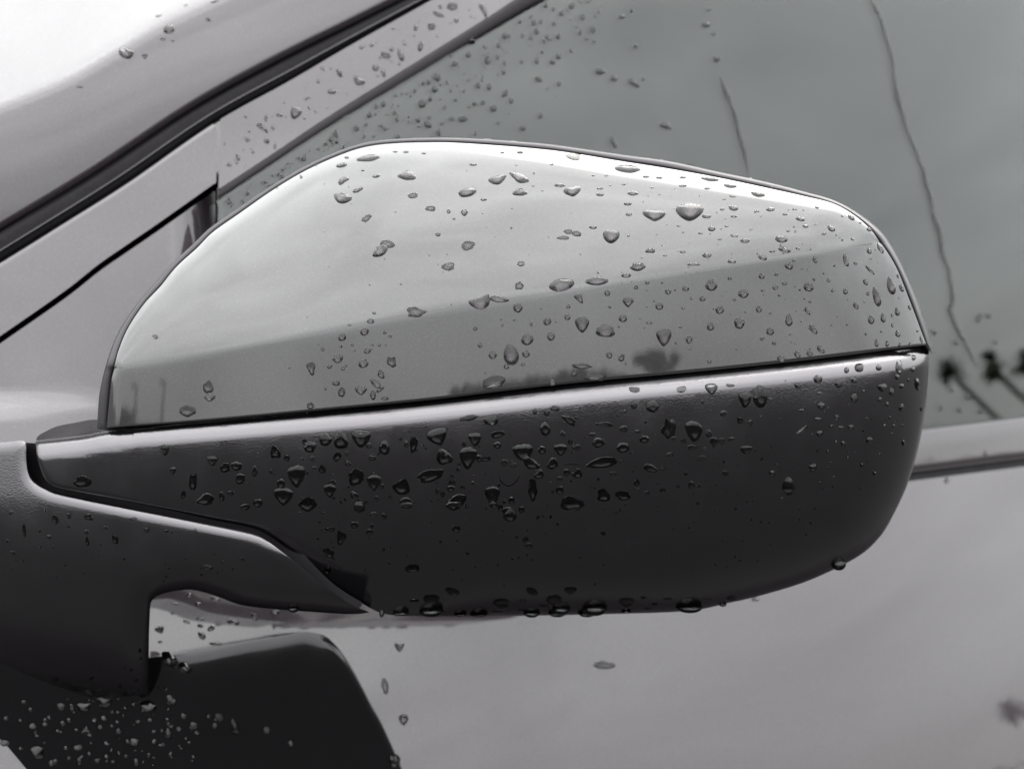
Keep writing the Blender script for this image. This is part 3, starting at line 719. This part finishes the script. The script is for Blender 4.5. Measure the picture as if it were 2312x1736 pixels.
RAIN = {
'A': (750, 0, '''225 988 150 42 w -8|58 1032 70 28 o -12|190 1065 25 10 o|275 1100 50 20 o -10|68 1125 75 40 b -30|160 1187 70 26 o -20|65 1240 115 65 v 10|465 1095 115 60 b|502 1222 65 35 f|612 1303 65 35 f|727 1322 28 25 f|825 1330 45 40 v|760 1367 20 12 o|215 1365 70 40 f -20|660 1467 35 22 f|850 1535 88 60 f|845 1202 115 55 o -12|945 1247 40 16 o|1035 1125 120 55 b -15 "left lobe of the arched water bead near the cap's top"|1165 1112 135 55 b 20 "right lobe of the arched water bead near the cap's top"|1172 1200 95 45 b|880 1028 50 15 o|1150 1032 20 6 o|1370 1028 25 8 o|1420 1158 70 22 o|1500 1198 110 60 v -10|1505 980 95 45 f|1062 953 28 12 o|1172 952 42 16 o|572 958 30 10 o|460 950 35 12 o|393 948 32 10 o|90 985 30 14 o|1255 1162 18 8 o|1312 1192 14 8 o|1672 1178 40 12 o|1672 1216 48 18 o|1735 1158 16 6 o|1820 1152 26 9 o|1710 1098 25 8 o|1630 1098 20 6 o|1960 1104 42 12 o|2042 1110 40 12 o|1995 1172 25 8 o|1878 1208 70 26 o|2045 1216 16 7 o|1845 1055 165 50 w 3|1845 1273 50 22 o|1852 1340 40 18 o|2010 1347 145 70 v 0 "large lens shaped raindrop left of the big wedge drop on the upper cap"|1628 1420 50 22 o|1742 1478 105 85 v|1850 1473 20 12 o|1440 1485 80 25 f|1472 1448 55 30 f|1525 1460 60 35 f|1985 1565 60 30 b|2078 1597 28 10 o|300 1570 110 60 b -38|345 1525 95 50 f 10|735 1655 60 30 f|1178 1645 48 28 f|1910 1650 70 20 o
|220 910 65 15 w -10|402 883 40 10 w|568 887 135 18 w|960 873 80 16 w|1130 884 60 12 w|1172 898 35 12 w|1345 914 155 16 w 2|1758 962 40 12 w|1812 968 14 8 w|1925 992 110 26 w 8|2050 1000 30 16 w|2145 1025 30 12 w
|1433 85 30 38 o|1495 40 35 40 o|1330 38 30 35 o|1380 60 22 28 o|1600 10 30 20 o|1565 110 25 40 o|1258 145 28 40 o|1275 198 32 42 o|1303 138 20 28 o|1170 135 22 30 o|1077 225 30 40 o|1038 285 24 36 o|1188 225 24 24 o|1238 240 18 26 o|1340 230 22 28 o|1410 230 30 36 o|1383 150 25 30 o|1525 170 25 20 o|1548 205 24 35 o|1628 185 30 50 o|1590 242 35 22 o|1810 108 40 28 o|1870 70 22 20 o|1895 290 26 36 o|970 378 36 52 o|850 345 30 40 o|1030 360 22 30 o|766 400 36 32 o|1070 455 24 30 o|1075 395 20 18 o|1180 388 22 26 o|1278 383 26 36 o|1375 390 40 30 o 25|1412 355 30 36 o|1310 330 22 24 o|1490 320 24 26 o|1290 495 52 36 o 25|1415 525 30 32 o|660 488 34 50 o|602 515 30 34 o|640 560 40 44 o|715 518 20 24 o|515 568 22 28 o|740 572 18 20 o|820 572 24 20 o|910 538 34 38 o|980 545 32 44 o|1080 585 30 56 b 20|1118 632 28 34 o|1008 680 44 44 o|940 645 30 30 o|888 652 26 28 o|562 650 48 52 o|612 622 28 32 o|700 675 24 24 o|320 650 30 46 o|275 665 26 30 o|395 595 22 24 o|390 705 26 28 o|400 745 22 22 o|232 720 32 36 o|268 715 18 18 o|210 780 24 24 o|150 803 32 34 o|535 750 34 36 o|597 780 52 40 o 25|605 735 22 22 o|688 772 24 20 o|745 745 36 26 o|815 745 56 36 b|665 830 28 50 o -10|410 855 26 30 o|330 812 20 20 o|1300 725 26 36 o|1190 805 40 30 o|1035 770 22 24 o|890 835 18 26 o|1675 445 62 46 o|1760 492 46 36 o 25|1885 520 80 36 b 35|1940 495 22 20 o|2085 785 80 40 b 20|1755 890 26 80 o -25|20 835 26 50 o|25 885 22 30 o|70 920 22 30 o
|750 45 70 50 f|945 70 40 95 b -15|665 95 80 25 f 25|775 130 28 30 o|520 175 24 40 o|620 170 50 44 f|335 350 70 40 f 20|430 350 36 70 b -20|550 295 34 60 b 10|370 310 28 30 o|245 285 24 24 o|180 298 24 24 o|270 425 40 44 o|165 510 80 50 v 30|45 460 26 50 o -30|320 460 28 50 o -15|10 575 30 26 o|380 180 20 16 o|675 45 26 26 o|875 272 40 34 h|85 748 50 30 h|735 362 24 20 h'''),
'B': (0, 0, '''1055 185 70 55 o -5 "round raindrop highest on the windscreen pillar by its bright edge"|1018 245 34 18 o|1080 258 20 14 o|785 335 95 60 b 20 "hook shaped raindrop on the pillar below its bright edge"|905 355 36 28 f|500 545 42 12 f|1300 125 34 20 f|990 100 40 12 w -15|1160 35 24 8 w -15|1340 10 55 10 w -15|1845 710 70 75 v 20|1745 720 42 24 o 20|1660 740 18 40 o|1640 800 90 30 b 40|1705 800 20 28 o|1545 875 30 26 o|1665 880 34 34 o|1485 985 22 44 o -20|1430 1030 30 22 o|1535 730 18 18 o|1985 510 18 26 o|1910 618 22 18 o|2070 575 50 28 o|2010 430 18 20 o|2125 460 20 50 o -25|1715 915 16 36 o|2105 870 18 60 o|2065 875 28 30 o|2140 920 18 26 o|1895 995 34 30 o|1795 1025 18 18 o|1765 1060 30 16 o|1760 1105 24 24 o|1655 1140 26 20 o|1700 1100 16 16 o|1545 1210 24 26 o|1515 1260 20 20 o|1985 935 20 20 o|2028 900 20 24 o'''),
'C': (1512, 0, '''125 1325 175 112 v 0 "biggest wedge shaped raindrop, sagging to a point on the upper cap"|398 1300 62 32 w 10|328 1308 28 14 o|230 1352 58 24 o|400 1352 40 14 o|545 1320 34 12 o|628 1308 55 24 o|780 1307 34 12 o|720 1338 34 14 o|816 1368 60 26 o 12|848 1413 36 20 o 15|920 1296 28 12 o 15|1008 1428 55 32 o 30|962 1460 28 16 o|1142 1494 24 14 o 25|1078 1350 18 10 o|1135 1358 50 28 o 35|1190 1392 18 12 o|1245 1432 36 24 o 40|910 1404 16 8 o|740 1443 28 12 o|508 1435 20 8 o|262 1430 48 30 o|192 1457 32 12 o|355 1414 26 8 o|403 1473 50 16 o 8|312 1496 30 8 o|55 1413 22 8 o|470 1504 60 28 o|698 1494 78 44 o 5|718 1560 80 34 o 15|800 1553 30 12 o 15|880 1557 16 8 o|640 1570 38 14 o|82 1574 38 14 o|232 1595 58 30 o|580 1608 58 32 o 20|388 1633 54 26 o|150 1652 85 18 w|1245 1568 38 28 o 60|1315 1550 75 28 o 60|1100 1625 84 34 o 72|908 1622 44 28 o 65|1255 1615 16 14 o|1160 1643 24 22 o|775 1627 22 18 o|745 1660 52 44 o 20|394 1226 45 12 o 8|235 1178 40 10 o|82 1160 50 14 o|82 1108 42 12 o|340 1245 22 8 o|252 1118 120 28 w 6|378 1160 85 28 w 8|552 1212 92 36 w 8|650 1180 130 40 w 8|165 1060 130 22 w 10|500 1115 30 12 w|522 1130 50 14 w 10|378 1088 16 8 w|745 1182 26 10 w 12|812 1200 40 12 w 12|135 1032 40 10 w|38 1025 26 12 w|228 155 46 36 o|242 60 28 22 o|275 215 26 22 o|295 368 40 46 o'''),
'E': (750, 560, '''925 345 135 80 b -20 "large comma shaped raindrop lying across the crease of the cap"|1040 320 130 40 w 6 "drawn out tail of the comma shaped drop on the crease"|1432 230 160 80 o -10 "largest bright bead resting just above the crease of the cap"|1652 208 145 50 w -3|1907 120 100 50 w -5|1835 172 62 28 o|720 120 80 50 f|1177 100 50 32 f|1168 235 55 50 f|530 398 125 70 f -10 "grey water patch straddling the crease left of the comma drop"|108 480 24 14 o|240 457 48 32 o|262 407 26 16 o|745 355 12 8 o|62 558 50 44 o -20|202 523 55 46 o -20|328 528 22 22 o|362 551 22 20 o|55 616 18 16 o|125 608 18 16 o|140 640 14 14 o|252 607 16 16 o|295 607 20 20 o|335 608 10 8 o|220 642 44 36 o -20|35 690 68 56 o -20|195 722 64 50 o -20|68 752 24 26 o|87 736 14 16 o|370 712 60 68 f|25 842 50 36 b|60 900 46 60 f|180 890 75 55 v|305 790 60 40 b 60|275 850 90 40 b 40|300 880 60 26 b -40|255 920 36 60 b|330 940 50 20 f|893 502 28 30 o|923 608 30 30 o|1002 670 52 48 o|1088 740 34 34 o|1063 484 16 16 o|1055 447 14 12 o|1140 453 22 12 o|1160 375 58 58 o|1242 473 18 18 o|1303 380 10 10 o|1343 460 50 44 o -15|1394 465 12 10 o|1218 572 78 68 o -25|1115 665 95 135 t -12 "longest sagging raindrop in the middle of the grey lower band"|1210 662 48 42 o|1190 727 26 22 o|1367 552 48 55 o|1468 432 38 38 o -30|1475 367 26 24 o|1545 312 72 44 b 45|1718 282 36 36 o|1733 368 18 20 o|1848 340 70 60 v|1897 247 28 24 o|1965 217 28 22 o|2060 217 16 14 o|2098 273 40 36 o|2042 365 50 44 o|1815 440 52 46 o|1560 480 88 100 v 0 "mushroom shaped raindrop with pointed foot, left one on the lower band"|1705 517 120 78 o 0 "widest flat oval raindrop on the lower band"|1980 468 36 18 o|2175 492 22 14 o|2190 375 18 16 o|2070 560 95 110 v 0 "mushroom shaped raindrop with pointed foot, right one on the lower band"|1730 668 38 42 o|1805 685 40 48 f|1832 720 16 18 o|1010 840 150 80 f -15|1005 865 120 34 b -12|1375 840 34 44 o|1560 738 130 36 f 5|1512 780 36 44 f|1640 808 130 40 f 8
|55 1195 90 115 b|180 1190 120 110 v|325 1245 68 90 t|660 1180 130 110 v -20|890 1195 80 85 v|700 1310 110 95 b 30|850 1310 110 140 v|990 1075 90 60 o|1330 1125 68 90 t|1190 1275 125 100 v|1425 1260 85 75 v|1310 1260 50 55 o|1533 1242 36 38 o|1660 1215 75 65 o|1815 1245 80 65 o|1948 1192 60 48 o|1375 1345 70 75 b|2098 1125 95 135 f|1885 980 45 50 t|2000 990 80 75 o|1480 1070 105 50 f 40|510 1225 50 110 f|465 1222 30 40 o|1035 1162 90 50 f -15|1695 1098 115 30 f 5|855 1060 130 36 f -10|150 1430 95 110 f|262 1465 90 100 v|430 1490 110 100 f|615 1420 180 80 f -15|1240 1345 120 70 b 30|1290 1410 60 60 b|1075 1340 40 40 o|1130 1355 40 30 o|1252 1510 60 140 f|1000 1550 95 125 v 0|775 1580 140 80 b -30|460 1590 80 70 o|740 1500 50 40 o|1440 1158 36 40 o|955 1315 70 30 f|1680 1340 200 70 f -10|1990 1375 90 46 b 20|1755 1408 45 26 o|1465 1400 40 45 o|1420 1440 35 30 o|1420 1510 50 50 o|1695 1540 80 80 f|1815 1545 100 60 f|1100 1640 80 50 o|1500 1590 150 90 f|170 1610 70 60 o|140 1545 50 40 o|275 1563 30 36 o|690 1535 30 40 o|815 1495 30 26 o|1120 1575 40 44 o|750 1422 26 26 o|880 1470 26 26 o|1265 1020 30 40 o|1340 1025 40 45 o|1390 1000 60 36 b|2180 880 60 36 f|1885 885 70 36 f|2110 1290 40 26 o'''),
'F': (1512, 560, '''260 232 75 72 t|100 255 42 32 o|205 318 36 30 o|375 190 26 22 o|460 287 66 54 o|405 322 24 18 o|312 387 54 50 o|83 376 14 12 o|255 492 46 48 o|436 470 64 72 o -10|66 493 18 12 o|122 576 42 46 v|575 177 38 34 o|580 265 22 16 o|626 409 18 14 o|558 384 38 42 o|665 166 24 20 o|660 247 36 30 o|684 296 20 16 o|715 222 32 24 o 20|825 133 10 8 o|745 450 48 78 t|822 458 14 12 o|628 520 48 48 o|577 566 28 22 o|652 594 26 24 o|752 541 12 10 o|866 245 64 54 o 40|876 335 20 18 o|860 394 56 26 o 60|897 508 70 36 o 50|943 634 62 34 o 40|874 658 40 34 o 20|797 665 52 34 o 60|697 692 55 38 o 20|812 262 12 14 o|902 195 18 22 o|992 204 26 18 o 40|962 160 12 12 o|1028 112 12 14 o|1017 266 20 22 o|1097 270 30 40 o|1162 360 50 30 o 60|1222 214 42 26 o 60|1238 286 18 26 o|1250 137 82 20 w 45 "thin slanting streak of water near the outer end of the lower band"|1293 305 48 125 t -14 "tall slanted raindrop near the outer end of the lower band"|1382 235 52 115 t -14 "tall smooth raindrop nearest the outer edge of the lower band"|1448 250 50 26 o 65|1224 537 16 20 o|1258 448 40 56 t|1332 436 32 60 t -8|1388 420 16 24 o|1420 397 30 54 t -10|1390 482 16 26 o|1320 523 12 14 o|1424 535 32 44 t -15|1547 518 14 18 o|1498 370 18 36 o -15|1425 177 14 24 o -20|1292 592 24 52 t|1357 597 22 40 t|1436 603 16 28 o|1500 600 14 20 o|1570 572 16 46 o -10|248 708 26 28 o
|75 885 60 36 f|260 880 80 70 v|380 857 55 20 f|470 950 80 95 v|565 925 90 145 t|675 895 22 14 o|630 943 32 22 o|800 858 44 38 o|926 818 56 52 o|1055 848 46 50 o|1104 763 32 36 o|1183 747 56 54 o|1148 825 38 34 o|1305 747 36 36 o|1432 745 42 90 o|1420 805 28 36 o|1524 685 26 34 o|1518 758 28 30 o|1328 872 60 50 v|1386 898 32 50 t|1448 862 28 30 o|1490 825 14 20 o|1545 850 30 80 o -5|1210 893 26 18 o|933 907 32 18 o|1152 935 42 56 t|1310 945 28 26 o|1356 975 22 26 o|1448 995 34 46 t|1572 1005 18 30 o|945 985 50 44 o|823 1013 30 18 o|925 1067 40 22 o|1042 1050 30 22 o|1010 1110 26 22 o|1070 1120 34 18 o|1130 1117 40 30 o|935 1158 46 36 v|1375 1058 16 20 o|1340 1110 20 20 o|1398 1110 20 20 o|1460 1218 24 32 o|1246 1200 40 40 o|1083 1222 30 36 o|1038 1212 16 18 o|988 1268 20 24 o|1110 1308 24 16 o|1200 1355 24 26 o|1280 1408 28 26 o|893 1370 50 52 o|742 1485 80 115 t 0 "tall clear raindrop low on the dark outer half of the black housing"|575 1320 26 20 o|640 1405 36 36 o|478 1260 75 50 v|380 1195 50 28 v|275 1210 50 60 b|150 1145 110 130 b|140 1245 50 36 o|205 1310 44 34 o|825 1135 90 20 b -35|335 1032 40 36 o|440 1075 40 44 f|505 1090 26 36 o|15 1120 40 110 b|1650 525 28 36 o|1785 590 30 40 o|1930 440 40 60 f|1990 425 30 40 f|2035 590 28 24 o|1760 888 26 26 o|1860 930 36 44 o|1810 1010 34 36 o|1940 1020 36 36 o|1690 1000 24 40 o|1970 1280 28 40 o|1730 1450 30 40 f'''),
'D': (0, 560, '''1300 868 66 85 f 0 "flat upper part of the water patch left on the lower band"|1310 938 70 44 v 0 "dark pointed bead under the leftmost water patch on the lower band"|1172 1018 105 75 f 5|970 555 36 30 f|1945 755 55 85 f -15|2015 632 20 26 o|2058 738 32 32 o|2032 877 14 24 o|1940 985 48 45 f|1030 1260 55 70 b|1080 1390 40 44 v|515 1455 115 75 f|1325 1330 70 60 b|1405 1370 60 60 f|1475 1360 70 60 b|1500 1440 60 70 b|1590 1390 36 70 t|1205 1460 50 100 f|1145 1540 30 50 f|1690 1395 24 30 o|1720 1270 65 85 f|1935 1240 75 75 o|2035 1195 80 80 o|1850 1425 110 140 v|1755 1470 50 60 o|1770 1550 120 110 v|1280 1565 110 80 b|1385 1550 36 60 b|1440 1530 40 30 o|1610 1590 60 50 o|2060 1515 80 85 v|1920 1600 120 90 f|1530 1615 60 40 o'''),
'G': (0, 1136, '''345 100 40 60 f|430 75 30 40 o|555 85 60 40 f|540 180 26 30 o|150 170 24 80 f|305 210 30 30 o|80 310 36 26 o|140 360 20 20 o|545 235 24 60 f|720 225 40 60 f|915 165 36 34 o|1040 175 24 20 o|660 150 30 24 o|830 95 50 20 o|410 385 30 16 o|1300 400 60 26 o 15|1510 350 30 24 o|2050 310 80 50 f 30|2045 415 40 50 o|70 60 30 30 o|45 235 20 20 o|1183 572 36 26 o|1095 628 32 18 o|1075 688 22 16 o|1240 630 40 30 o|1345 598 60 30 o 15|1455 740 80 46 o 15|1590 705 62 40 b 50|1250 720 50 26 o|1165 740 46 20 o 20|1250 765 36 26 o|1318 780 50 34 o -30|1260 825 60 40 o 50|1345 875 80 24 w 0|998 790 60 50 v -20|1000 865 28 16 o|1718 672 60 42 o|1835 672 70 34 h|1055 970 120 78 o 45 "larger of two shiny drops below the black arm"|1155 1025 86 58 o 35 "smaller of two shiny drops below the black arm"
|925 1265 105 70 o 12 "big shiny drop on the black mirror foot"|1062 1230 44 70 b|1050 1285 20 20 o|650 1235 100 90 b|380 1270 45 45 v|525 1270 90 50 b|290 1160 40 60 o -20|345 1100 44 30 o|475 1158 40 30 o|150 1238 30 22 o|38 1340 30 30 o|125 1352 26 18 o|205 1390 50 36 o|390 1372 32 30 o|280 1378 32 26 o|305 1335 26 24 o|535 1410 60 46 b|625 1395 30 30 o|650 1340 40 30 o|590 1355 30 24 o|780 1275 30 26 o|835 1250 32 30 o|890 1200 40 30 o|740 1215 24 20 o|862 1360 28 20 o|935 1350 30 24 o|960 1422 26 20 o|1048 1435 46 70 b|1050 1378 20 30 o|838 1490 60 50 b|668 1498 36 24 o|485 1525 50 30 o|412 1525 26 24 o|230 1555 85 80 b|345 1610 34 30 o|430 1590 22 20 o|510 1580 22 16 o|558 1560 24 26 o|665 1578 30 26 o|605 1605 32 26 o|705 1612 20 18 o|850 1615 32 44 o|740 1555 18 18 o|930 1570 22 26 o|1065 1565 22 24 o|1210 1385 46 50 o|1370 1335 50 50 b|1465 1395 46 100 t -15 "long slanting drop on the black mirror foot right of centre"|1665 1415 40 44 o|1815 1500 30 40 o|1180 1490 22 24 o|1205 1580 20 20 o|230 1450 24 18 o|130 1530 26 20 o|30 1495 60 40 o|20 1215 50 50 b|850 1105 24 18 o|750 1140 20 30 o|570 1095 40 16 o -30|875 920 22 26 o|878 970 18 16 o|360 1420 22 18 o|460 1305 20 16 o'''),
'H': (750, 1136, '''620 595 100 60 o|512 608 60 20 o|748 550 95 45 o 20|620 690 150 60 h|1055 630 100 70 v|1190 607 46 10 o|1185 665 50 12 o|1320 640 60 16 o|1385 605 100 70 o|1248 550 80 44 o 30|1488 545 80 45 v|1430 678 110 55 h|1640 676 150 72 h|1838 625 95 70 v|1945 590 36 18 o|2018 630 46 16 o|1970 657 44 10 o|2095 598 55 14 o|1245 700 100 44 h|1405 700 110 36 h|1590 700 110 36 h|430 696 100 28 h|800 704 80 20 h|915 704 110 26 h|1835 686 60 18 h|1030 675 70 10 o|500 405 90 50 f|1110 75 85 80 t|755 15 95 60 o|1010 8 55 40 o|465 12 75 40 o|170 30 70 60 o|325 80 36 36 o|60 215 60 90 f|420 897 60 60 v 0 "upper small wedge of water on the grey door below the mirror"|330 1140 44 100 f -10|445 1350 60 70 v 0 "lower small wedge of water on the grey door below the mirror"|1698 1008 140 50 f 2 "lone flat water patch on the plain grey door"|390 1600 70 80 b|310 700 30 44 h'''),
'I': (1512, 1136, '''120 664 165 56 h|330 642 48 22 h|385 595 60 36 o|235 598 60 12 o|535 600 50 24 o|1052 396 88 66 h'''),
}
ZW = {'low': 'black housing', 'arm': 'black mounting arm', 'rim': 'black rear rim', 'foot': 'black mirror foot', 'trim': 'dark window trim', 'frame': 'window frame',
      'pillar': 'windscreen pillar', 'belt': 'belt moulding', 'glass': 'side window', 'door': 'grey door'}
def where(s, u, v):
    third = lambda a, b_, t3: t3[0] if u < a else t3[2] if u > b_ else t3[1]
    if s == 'cap':
        if inp(UPPOLY, u, v):
            vc = float(yat(CREASE, u)); k = (vc - v) / max(1, vc - float(yat(OUT, u)))
            return 'upper cap', ('near crease' if k < .3 else 'under top edge' if k > .72 else 'midway up') + third(900, 1450, (' inner third', ' middle third', ' outer third'))
        vc, vs = float(yat(CREASE, u)), float(yat(SEAM, u)); k = (v - vc) / max(1, vs - vc)
        return 'lower cap band', ('under crease' if k < .33 else 'above seam' if k > .68 else 'mid height') + third(850, 1500, (' inner third', ' middle third', ' outer third'))
    if s == 'low':
        k = (v - float(yat(HFRONT, u))) / 480
        return ZW[s], ('near seam' if k < .22 else 'near bottom edge' if k > .8 else 'upper half' if k < .5 else 'lower half') + third(800, 1500, (' arm side', ' middle', ' outer side'))
    if s == 'glass': return ZW[s], third(700, 1250, ('beside trim', 'above cap peak', 'near water trails')) if v < 560 else 'right of mirror'
    if s == 'foot': return ZW[s], third(200, 360, ('left end', 'left of centre', 'right part'))
    if s == 'frame': return ZW[s], 'near sail panel' if u < 760 else 'farther up'
    if s == 'rim': return ZW[s], third(1200, 1560, ('above cap peak', 'right of cap peak', 'outer slope'))
    if s == 'arm': return ZW[s], 'above stalk' if u < 300 else 'below the gap'
    return ZW[s], 'beside black arm' if (s == 'door' and u < 700) else ''
DR = []
for key, (ox_, oy_, txt) in RAIN.items():
    for line in txt.replace('\n', '').split('|'):
        line = line.strip()
        if not line: continue
        lab = None
        if '"' in line: line, lab = line.split('"')[0], line.split('"')[1]
        q = line.split(); X, Y, W_, H_ = map(float, q[:4]); sh = q[4]; an = float(q[5]) if len(q) > 5 else 0.0
        DR.append([ox_ + X / 2.765, oy_ + Y / 2.765, max(W_ / 2.765, 3), max(H_ / 2.765, 2.4), sh, an, lab])
# the fine spray too small to tell apart
def spray(n, poly, s0, s1, dens=None, kinds=('o', 'o', 'f', 'b', 't')):
    x0, x1, y0, y1 = poly[:, 0].min(), poly[:, 0].max(), poly[:, 1].min(), poly[:, 1].max(); k = 0
    while k < n:
        u = rng.uniform(x0, x1); v = rng.uniform(y0, y1)
        if not inp(poly, u, v) or (dens is not None and rng.random() > dens(u, v)): continue
        s = s0 + (s1 - s0) * rng.random() ** 2.2; DR.append([u, v, s, s * rng.uniform(.6, 1.25), 'o' if s < 8 else str(rng.choice(kinds)), 0.0, None]); k += 1
spray(150, np.array([(505, 455), (1250, 5), (1480, 5), (1250, 240), (900, 312), (640, 420), (505, 500)]), 3, 9, lambda u, v: max(.05, 1 - (v - float(yat(TRIMB, u))) / 150))
spray(60, np.array([(500, 300), (960, 15), (1140, 15), (740, 250), (500, 415)]), 3, 7)
spray(110, np.array([(420, 1030), (900, 960), (1500, 940), (2040, 850), (2030, 1080), (1700, 1300), (1000, 1340), (700, 1230)]), 2.5, 8)
spray(46, np.array([(10, 1540), (300, 1560), (470, 1600), (560, 1720), (90, 1725)]), 6, 14, None, ('o', 'o', 't'))
spray(70, np.array([(10, 1520), (320, 1500), (420, 1600), (460, 1730), (80, 1730)]), 2.5, 9)
spray(90, np.array([(560, 1000), (1000, 950), (1600, 900), (1700, 1150), (1300, 1250), (760, 1230)]), 7, 20)
spray(45, np.array([(1300, 640), (1990, 560), (2075, 770), (1400, 840)]), 2.2, 6)
spray(150, np.array([(420, 1010), (1000, 940), (2060, 830), (2060, 1040), (1700, 1290), (800, 1300)]), 2.4, 6)
spray(60, np.array([(700, 420), (1000, 360), (1500, 420), (1900, 500), (1900, 760), (1100, 860), (640, 900)]), 2.2, 5)
spray(40, np.array([(1400, 400), (1850, 470), (1950, 540), (1400, 640)]), 2.2, 5)
spray(30, np.array([(20, 1140), (480, 1200), (560, 1330), (300, 1310), (20, 1300)]), 3, 8)
DR.sort(key=lambda d: -d[2] * d[3] * (0.8 if d[4] == 'f' else 1))
rest_V, rest_F, rest_M = [], [], []; ro = 0
MATS = [M_WATER, M_PAINT_WET, M_PLASTIC_WET, M_GLASS_WET]
n_ind = 0; SAME = {}
for d in DR:
    u, v, w_, h_, sh, an, lab = d; s = surf_of(u, v)
    if sh == 'h': s = surf_of(u, v - 8); v = v - h_ * .2
    if s == 'belt' or s == 'trim': wet = M_PAINT_WET if s == 'belt' else M_PLASTIC_WET
    else: wet = WET.get(s, M_PLASTIC_WET)
    rg = np.random.default_rng(int(u * 7 + v * 13))
    V, F, fm = drop_mesh(u, v, w_, h_, sh, an, s, rg)
    if n_ind < 297 and w_ > 5:
        nm = 'water_patch' if sh == 'f' else 'raindrop'
        zone, loc = where(s, u, v); a = w_ * h_
        size = 'large' if a > 900 else 'medium' if a > 320 else 'small' if a > 110 else 'tiny'
        asp = max(w_, h_) / min(w_, h_); word = {'t': 'teardrop', 'v': 'wedge shaped', 'b': 'crooked', 'w': 'long thin', 'h': 'hanging', 'f': 'flat'}.get(sh, 'round' if asp < 1.3 else 'oval')
        noun = 'water patch' if sh == 'f' else 'raindrop'
        label = lab or f'{size} {word} {noun} on {zone}' + (' ' + loc if loc else '')
        c = V.mean(0); o = build(nm, V, F, [M_WATER, wet], None, None, fm, True, c)
        tag(o, label, noun, f'rain on the {zone}'); n_ind += 1; SAME.setdefault(label, []).append((u, v, o))
    else:
        k = MATS.index(wet); rest_V.append(V); rest_F += [tuple(i + ro for i in f) for f in F]; rest_M += [0 if q == 0 else k for q in fm]; ro += len(V)
NTH = ['leftmost', '2nd', '3rd', '4th', '5th', '6th', '7th', '8th', '9th', '10th', '11th', '12th']
for label, os_ in SAME.items():
    if len(os_) < 2: continue
    os_.sort(key=lambda q: q[0])
    for k, q in enumerate(os_):
        q[2]['label'] = label + (', leftmost' if k == 0 else ', rightmost' if k == len(os_) - 1 else f', {NTH[min(k, 11)]} from left')
o = build('fine_raindrops', np.vstack(rest_V), rest_F, MATS, None, None, rest_M); tag(o, 'fine spray of tiny raindrops scattered over mirror, window and door', None, None, 'stuff')
def trail(pts, wd, label):
    c = cat(pts, 4.0); nrm_ = offs(c, 1.0) - c; rg = np.random.default_rng(5); ww = wd * (1 + .18 * np.convolve(rg.normal(size=len(c)), np.ones(7) / 3, 'same'))
    c = c + nrm_ * np.convolve(rg.normal(size=len(c)), np.ones(9) / 9, 'same')[:, None] * 3.0
    taper = np.minimum(1, np.minimum(np.arange(len(c)), np.arange(len(c))[::-1]) / 12 + .15); ww = ww * taper
    p0, n0 = frame_at(z_glass, c[:, 0], c[:, 1]); V, F, fm = [], [], []; m_ = 9
    for i in range(m_):
        a = -1 + 2 * i / (m_ - 1); q = c + nrm_ * (ww * a / 2)[:, None]; p, n = frame_at(z_glass, q[:, 0], q[:, 1]); V.append(p + n * ((1 - a * a) ** .6 * ww * .045 * PX * 1.6 + 5e-5)[:, None])
    p, n = frame_at(z_glass, c[:, 0], c[:, 1]); V = np.vstack(V); L_ = len(c)
    for i in range(m_ - 1):
        for j in range(L_ - 1): F.append((i * L_ + j, i * L_ + j + 1, (i + 1) * L_ + j + 1, (i + 1) * L_ + j)); fm.append(0)
    for j in range(L_ - 1): F.append((j, (m_ - 1) * L_ + j, (m_ - 1) * L_ + j + 1, j + 1)); fm.append(1)
    q_ = np.cross(V[F[4][1]] - V[F[4][0]], V[F[4][2]] - V[F[4][0]])
    if q_.dot(CAMP - V[F[4][0]]) < 0: F = [f[::-1] for f in F]
    tag(build('water_trail', V, F, [M_WATER, M_GLASS_WET], None, None, fm), label, 'water trail', 'water trails down the side window')
fc = lambda L_: [(1512 + x / 2.765, y / 2.765) for x, y in L_]
trail(fc([(318, 480), (345, 560), (380, 660), (408, 760), (430, 850), (455, 930), (480, 1030), (492, 1095)]), 10.0, 'shorter dark water trail on the side window, ending at the cap')
trail(fc([(1235, -40), (1255, 0), (1290, 60), (1330, 180), (1370, 310), (1400, 450), (1415, 570), (1450, 700), (1480, 830), (1530, 930), (1570, 1050), (1610, 1180), (1650, 1350), (1685, 1480), (1710, 1620)])
      + [(1512 + x / 2.765, 560 + y / 2.765) for x, y in ((1735, 120), (1758, 240), (1768, 340), (1752, 385), (1785, 480), (1830, 560), (1870, 640), (1905, 730))], 8.5, 'long dark water trail running down the side window at the right')
